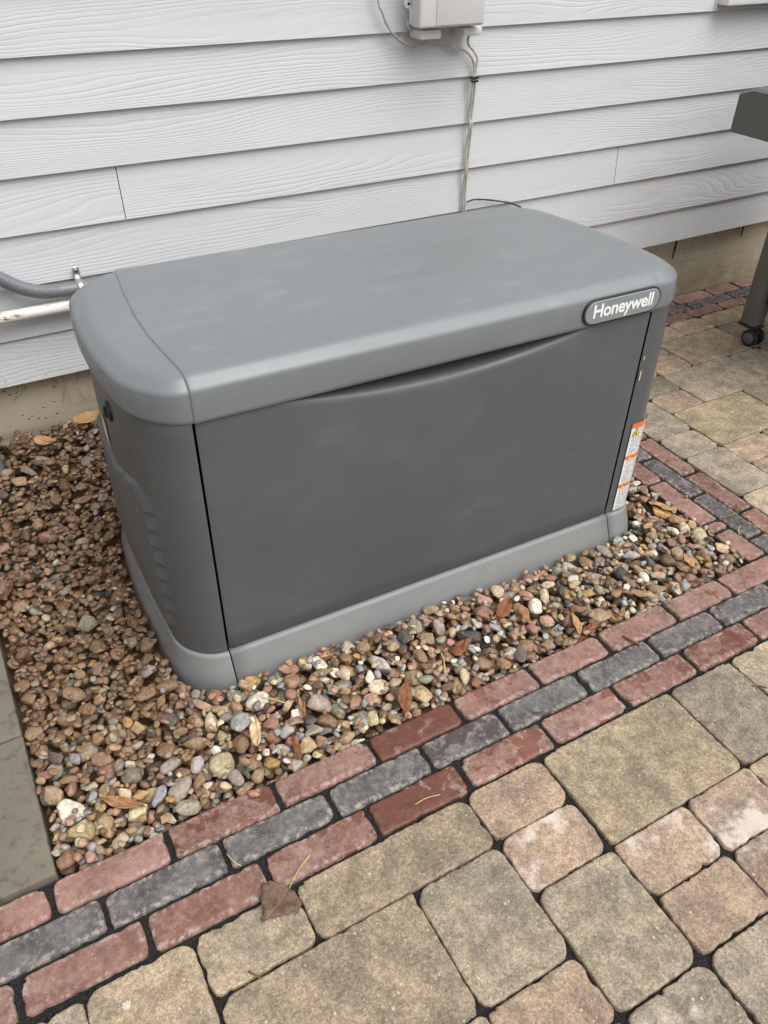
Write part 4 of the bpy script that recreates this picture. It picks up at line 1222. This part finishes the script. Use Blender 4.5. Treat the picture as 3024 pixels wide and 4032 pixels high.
# ------------------------------------------------------------------ grill cart at the right edge
grill = empty('grill_cart', (2.42, -0.62, 0.0))
tag(grill, 'dark grey-green grill cart on casters at the right picture edge', 'grill')
gb = lambda name, x0, x1, y0, y1, z0, z1, bev, mat, par=None: obj_from_bm(name, box_bm(x0 - 2.42, x1 - 2.42, y0 + 0.62, y1 + 0.62, z0, z1, bev, 2), MAT[mat], par or grill, True, angle=R(35))
LEGS = [(2.115, -0.405), (2.115, -0.86), (2.70, -0.405), (2.70, -0.86)]
for (x, y) in LEGS:
    leg = gb('leg', x, x + 0.055, y - 0.03, y + 0.03, 0.074, 0.80, 0.005, 'grillpost')
    gb('foot_cap', x - 0.004, x + 0.059, y - 0.034, y + 0.034, 0.066, 0.0735, 0.002, 'rubber', leg)
    cx, cy = x + 0.028 - 2.42, y + 0.62 - 0.01
    bm = bmesh.new()
    tube_bm([(cx, cy, 0.066), (cx, cy, 0.045)], 0.009, 10, bm)
    box_bm(cx - 0.008, cx + 0.008, cy - 0.026, cy + 0.006, 0.030, 0.060, 0.004, 2, bm)
    cs_ = obj_from_bm('caster', bm, MAT['rubber'], grill, True, angle=R(40))
    for s in (-1, 1):
        w0, w1 = cx + s * 0.010, cx + s * 0.026
        ang = R(20)
        pts = [(w0, 0), (w0 + s * 0.002, 0.0), (w1 - s * 0.003, 0), (w1, 0)]
        obj_from_bm('wheel', tube_bm([(p[0], cy - 0.012, 0.031) for p in pts], [0.024, 0.0305, 0.0305, 0.022], 28), MAT['rubber'], cs_, True, angle=R(40))
        obj_from_bm('hub_cover', tube_bm([(w1 - s * 0.001, cy - 0.012, 0.031), (w1 + s * 0.002, cy - 0.012, 0.031), (w1 + s * 0.003, cy - 0.012, 0.031)], [0.021, 0.019, 0.012], 24), MAT['wheel'], cs_, True, angle=R(40))
gb('side_panel', 2.140, 2.152, -0.828, -0.4365, 0.155, 0.795, 0.002, 'grillpanel')
gb('side_panel', 2.718, 2.730, -0.828, -0.4365, 0.155, 0.795, 0.002, 'grillpanel')
gb('bottom_shelf', 2.172, 2.698, -0.83, -0.43, 0.155, 0.175, 0.003, 'grillpanel')
gb('rear_panel', 2.172, 2.698, -0.408, -0.398, 0.155, 0.795, 0.002, 'grillpanel')
gb('door', 2.173, 2.433, -0.878, -0.864, 0.185, 0.79, 0.004, 'grillpanel')
gb('door', 2.437, 2.697, -0.878, -0.864, 0.185, 0.79, 0.004, 'grillpanel')
# side shelf: deep folded-metal shelf with a chamfered top edge
def shelf(x0, x1):
    y0, y1, z0, z1 = -0.86, -0.378, 0.728, 0.846
    sec = [(y0, z0), (y0, z1 - 0.03), (y0 + 0.03, z1), (y1 - 0.045, z1), (y1, z1 - 0.016), (y1, z0)]
    n = len(sec); v = []; f = []
    ins = 0.018
    xs = [(x0, 0.0, z0), ]
    cy = (y0 + y1) / 2
    for (x, sh) in ((x0, 1), (x0 + 0.012, 0), (x1, 0)):
        for (y, z) in sec:
            yy = y + (0.006 if y < cy else -0.006) * sh
            zz_ = z - (0.006 if z > 0.8 else 0) * sh
            v.append((x - 2.42, yy + 0.62, zz_))
    for i in range(2):
        for k in range(n): f.append((i * n + k, i * n + (k + 1) % n, (i + 1) * n + (k + 1) % n, (i + 1) * n + k))
    f.append(tuple(range(n))); f.append(tuple(2 * n + k for k in range(n)))
    return pydata('side_shelf', v, f, MAT['grill'], grill, True, angle=R(25))
shelf(1.798, 2.112)
bm = box_bm(2.114 - 2.42, 2.758 - 2.42, -0.88 + 0.62, -0.39 + 0.62, 0.802, 0.96, 0.02, 3)
obj_from_bm('firebox', bm, MAT['grillpanel'], grill, True, angle=R(40))
rows = []
for k in range(13):
    t = math.pi * k / 12
    rows.append([(x - 2.42, -0.635 + 0.62 - 0.24 * math.cos(t), 0.962 + 0.2 * math.sin(t)) for x in (2.12, 2.75)])
v, f = grid_faces(rows); n = len(rows)
f.append(tuple(2 * k for k in range(n))); f.append(tuple(2 * k + 1 for k in range(n)))
hd = pydata('hood', v, f, MAT['grill'], grill, True, angle=R(40))
obj_from_bm('handle', tube_bm([(2.2 - 2.42, -0.90 + 0.62, 1.03), (2.67 - 2.42, -0.90 + 0.62, 1.03)], 0.012, 12), MAT['steel'], hd)

# ------------------------------------------------------------------ leaves, twigs, stray pebbles
def leaf(kind, p0, p1, wid, mat, label, z=0.012, curl=0.2, fold=0.25, tilt=0.0, stem=0.0, stem_dir=None, seed=0):
    """blade from stalk end p0 to tip p1 (world xy), lying at height z"""
    rr = random.Random(seed)
    L = math.hypot(p1[0] - p0[0], p1[1] - p0[1]); ang = math.atan2(p1[1] - p0[1], p1[0] - p0[0])
    n, m = 18, 4
    def half(t):
        if kind == 'willow': return wid / 2 * (math.sin(math.pi * t ** 0.85)) ** 0.8
        if kind == 'oval': return wid / 2 * math.sin(math.pi * t ** 0.9) ** 0.6
        if kind == 'poplar':
            if t < 0.10: return wid / 2 * (0.15 + 0.70 * (t / 0.10))
            if t < 0.32: return wid / 2 * (0.85 + 0.15 * (t - 0.10) / 0.22)
            if t < 0.78: return wid / 2 * (1 - 0.80 * ((t - 0.32) / 0.46) ** 1.15)
            return wid / 2 * 0.20 * (1 - (t - 0.78) / 0.22) ** 0.8
    rows = []
    for i in range(n + 1):
        t = min(max(i / n, 0.0), 1.0)
        w = max(half(t), 0.0003)
        if kind == 'poplar' and 0.1 < t < 0.8: w *= 1 + 0.07 * rr.uniform(-1, 1)
        row = []
        for j in range(-m, m + 1):
            u = j / m
            y = u * w
            zz_ = fold * abs(y) * (0.6 + 0.8 * t) + curl * L * 0.25 * (t - 0.45) ** 2 * 4 + 0.006 * mnoise.noise(Vector((t * 4 + seed, u * 1.6, seed)))
            row.append((t * L, y + 0.06 * L * math.sin(t * 2.5 + seed), zz_))
        rows.append(row)
    v, f = grid_faces(rows)
    o = pydata('fallen_leaf', v, f, mat, None, True, (p0[0], p0[1], z))
    o.rotation_euler = (tilt, 0, ang)
    md = o.modifiers.new('t', 'SOLIDIFY'); md.thickness = 0.0005
    tag(o, label, 'leaf')
    if stem:
        sd = stem_dir - ang
        pts = spline([(0.002, 0.001, 0.0015), (stem * 0.5 * math.cos(sd), stem * 0.5 * math.sin(sd) - 0.002, 0.003), (stem * math.cos(sd), stem * math.sin(sd), 0.002)], 5)
        obj_from_bm('stalk', tube_bm(pts, [0.0007] * (len(pts) - 3) + [0.0009, 0.0013, 0.0015], 6), MAT['straw'], o)
    return o
def top(x, y):
    i, j = int((x + 0.75) / RES), int((y + 1.26) / RES)
    a = HM[max(0, i - 3):i + 4, max(0, j - 3):j + 4]; a = a[a < 5]
    return float(a.max()) if a.size else 0.002
leaf('poplar', (-0.089, -1.437), (-0.147, -1.470), 0.075, MAT['leaf_brown'], 'dark brown pointed leaf with a long yellow stalk lying on the pavers', 0.006, 0.22, 0.05, 0.0, 0.062, math.atan2(0.032, 0.05), 3)
leaf('willow', (-0.306, -1.136), (-0.252, -1.198), 0.020, MAT['leaf_orange'], 'long narrow orange-brown leaf on the gravel near the slab corner', top(-0.28, -1.165) + 0.001, 0.3, 0.35, 0.1, 0.008, 2.3, 5)
leaf('willow', (-0.031, -1.176), (-0.012, -1.108), 0.022, MAT['leaf_pale'], 'pale tan narrow leaf standing among the front pebbles', top(-0.02, -1.14) + 0.002, 0.2, 0.3, -0.3, 0.01, -1.9, 7)
leaf('oval', (1.180, -1.012), (1.136, -0.962), 0.036, MAT['leaf_tan'], 'broad tan-orange leaf on the gravel at the right of the generator', top(1.158, -0.987) + 0.002, 0.15, 0.15, 0.25, 0.012, -0.9, 9)
leaf('oval', (0.54, -1.115), (0.597, -1.092), 0.030, MAT['leaf_rust'], 'curled rust-brown leaf on the pebbles before the middle of the base', top(0.57, -1.10) + 0.004, 0.5, 0.7, 0.4, 0.01, 3.4, 11)
leaf('oval', (0.594, -1.166), (0.612, -1.112), 0.026, MAT['leaf_orange'], 'upright orange-brown leaf right of the curled rust leaf', top(0.60, -1.14) + 0.002, 0.3, 0.4, 0.5, 0.0, 0, 13)
leaf('willow', (0.678, -1.238), (0.698, -1.176), 0.020, MAT['leaf_tan'], 'narrow tan leaf against the border, right of the other leaves', top(0.688, -1.205) + 0.002, 0.2, 0.4, 0.3, 0.0, 0, 15)
leaf('oval', (0.404, -1.160), (0.450, -1.138), 0.028, MAT['leaf_rust'], 'small reddish leaf piece resting on white pebbles', top(0.425, -1.15) + 0.002, 0.25, 0.3, -0.2, 0.0, 0, 17)
leaf('oval', (0.243, -1.238), (0.284, -1.176), 0.030, MAT['leaf_rust'], 'torn brown leaf leaning on the inner red bricks', top(0.265, -1.205) + 0.003, 0.25, 0.3, 0.45, 0.008, -2.2, 19)
leaf('willow', (0.078, -1.112), (0.072, -1.162), 0.014, MAT['leaf_orange'], 'twisted orange leaf strip among the front pebbles', top(0.075, -1.137) + 0.003, 0.5, 0.5, 0.3, 0.02, 1.2, 21)
leaf('willow', (0.02, -1.232), (0.034, -1.175), 0.014, MAT['leaf_rust'], 'narrow reddish leaf tucked beside the brick border', top(0.027, -1.203) + 0.002, 0.2, 0.4, 0.3, 0.0, 0, 23)
leaf('oval', (1.052, -1.200), (1.070, -1.155), 0.022, MAT['leaf_tan'], 'small tan leaf on the pebbles near the right brick corner', top(1.06, -1.178) + 0.002, 0.2, 0.25, 0.2, 0.0, 0, 25)
leaf('oval', (-0.095, -0.035), (-0.022, -0.012), 0.042, MAT['leaf_tan'], 'curled tan leaf on the gravel against the foundation', top(-0.06, -0.03) + 0.006, 0.5, 0.5, 0.25, 0.0, 0, 27)
leaf('oval', (-0.200, -0.045), (-0.158, -0.100), 0.030, MAT['leaf_tan'], 'crumpled tan leaf on the gravel heap left of the generator', top(-0.18, -0.07) + 0.004, 0.6, 0.6, 0.2, 0.0, 0, 29)
leaf('willow', (0.70, -1.228), (0.742, -1.233), 0.014, MAT['leaf_rust'], 'small rust leaf lying just inside the border bricks', top(0.72, -1.232) + 0.002, 0.2, 0.2, 0.1, 0.0, 0, 31)

def stick(name, pts, r, mat, label, cat):
    sp = spline(pts, 4); c = sp[0].copy()
    return tag(obj_from_bm(name, tube_bm([p - c for p in sp], [r * (0.8 + 0.4 * ((i * 7) % 5) / 5) for i in range(len(sp))], 6), mat, None, True, tuple(c)), label, cat)
stick('twig', [(0.766, -1.276, 0.0035), (0.772, -1.294, 0.004), (0.779, -1.313, 0.0035)], 0.0028, MAT['twig'], 'short brown twig lying across the border bricks', 'twig')
stick('grass_blade', [(1.278, -1.084, 0.003), (1.303, -1.093, 0.006), (1.330, -1.091, 0.003)], 0.0011, MAT['grass'], 'thin green grass blade on the dark side course', 'grass')
stick('straw', [(1.262, -1.155, 0.003), (1.275, -1.140, 0.004), (1.292, -1.132, 0.003)], 0.001, MAT['straw'], 'pale straw on the red brick near the corner', 'straw')
stick('straw', [(0.365, -1.19, 0.014), (0.378, -1.165, 0.022), (0.386, -1.14, 0.020)], 0.0012, MAT['straw'], 'pale straw standing among the middle pebbles', 'straw')
stick('straw', [(0.01, -1.06, 0.016), (0.03, -1.085, 0.022), (0.052, -1.105, 0.018)], 0.0012, MAT['straw'], 'bent yellow straw before the generator corner', 'straw')
stick('straw', [(-0.155, -1.330, 0.0), (-0.150, -1.350, 0.002), (-0.142, -1.362, 0.001)], 0.0008, MAT['straw'], 'tiny straw in the joint between dark bricks', 'straw')
stick('straw', [(0.165, -1.405, 0.0025), (0.19, -1.404, 0.003), (0.215, -1.41, 0.0025)], 0.0008, MAT['straw'], 'dry straw lying on a wet red brick', 'straw')
stick('twig', [(0.902, -1.505, 0.0025), (0.914, -1.512, 0.003), (0.926, -1.523, 0.0025)], 0.0016, MAT['twig'], 'small twig on the grey paver at the right', 'twig')
stick('twig', [(-0.192, -1.520, 0.002), (-0.186, -1.528, 0.003), (-0.180, -1.537, 0.002)], 0.0016, MAT['twig'], 'dark twig bit at the joint below the brown leaf', 'twig')
def pebble(x, y, a, col, label, k):
    v, F = VAR2[k] * np.array([a, a * 0.85, a * 0.65]), F2
    me = bpy.data.meshes.new('pebble'); me.from_pydata(v.tolist(), [], F.tolist()); me.update()
    set_tint(me, np.tile(np.array(col), (len(v), 1)))
    tag(obj_from_mesh('pebble', me, MAT['stone'], None, True, (x, y, a * 0.62)), label, 'pebble')
pebble(1.334, -1.118, 0.0088, lin(186, 150, 112), 'round tan pebble lying on the side border bricks', 2)
pebble(1.262, -0.976, 0.0065, lin(150, 104, 88), 'tiny reddish pebble on a red brick of the side border', 5)
pebble(-0.076, -1.252, 0.0110, lin(172, 126, 106), 'pinkish pebble resting on the wet red brick', 8)
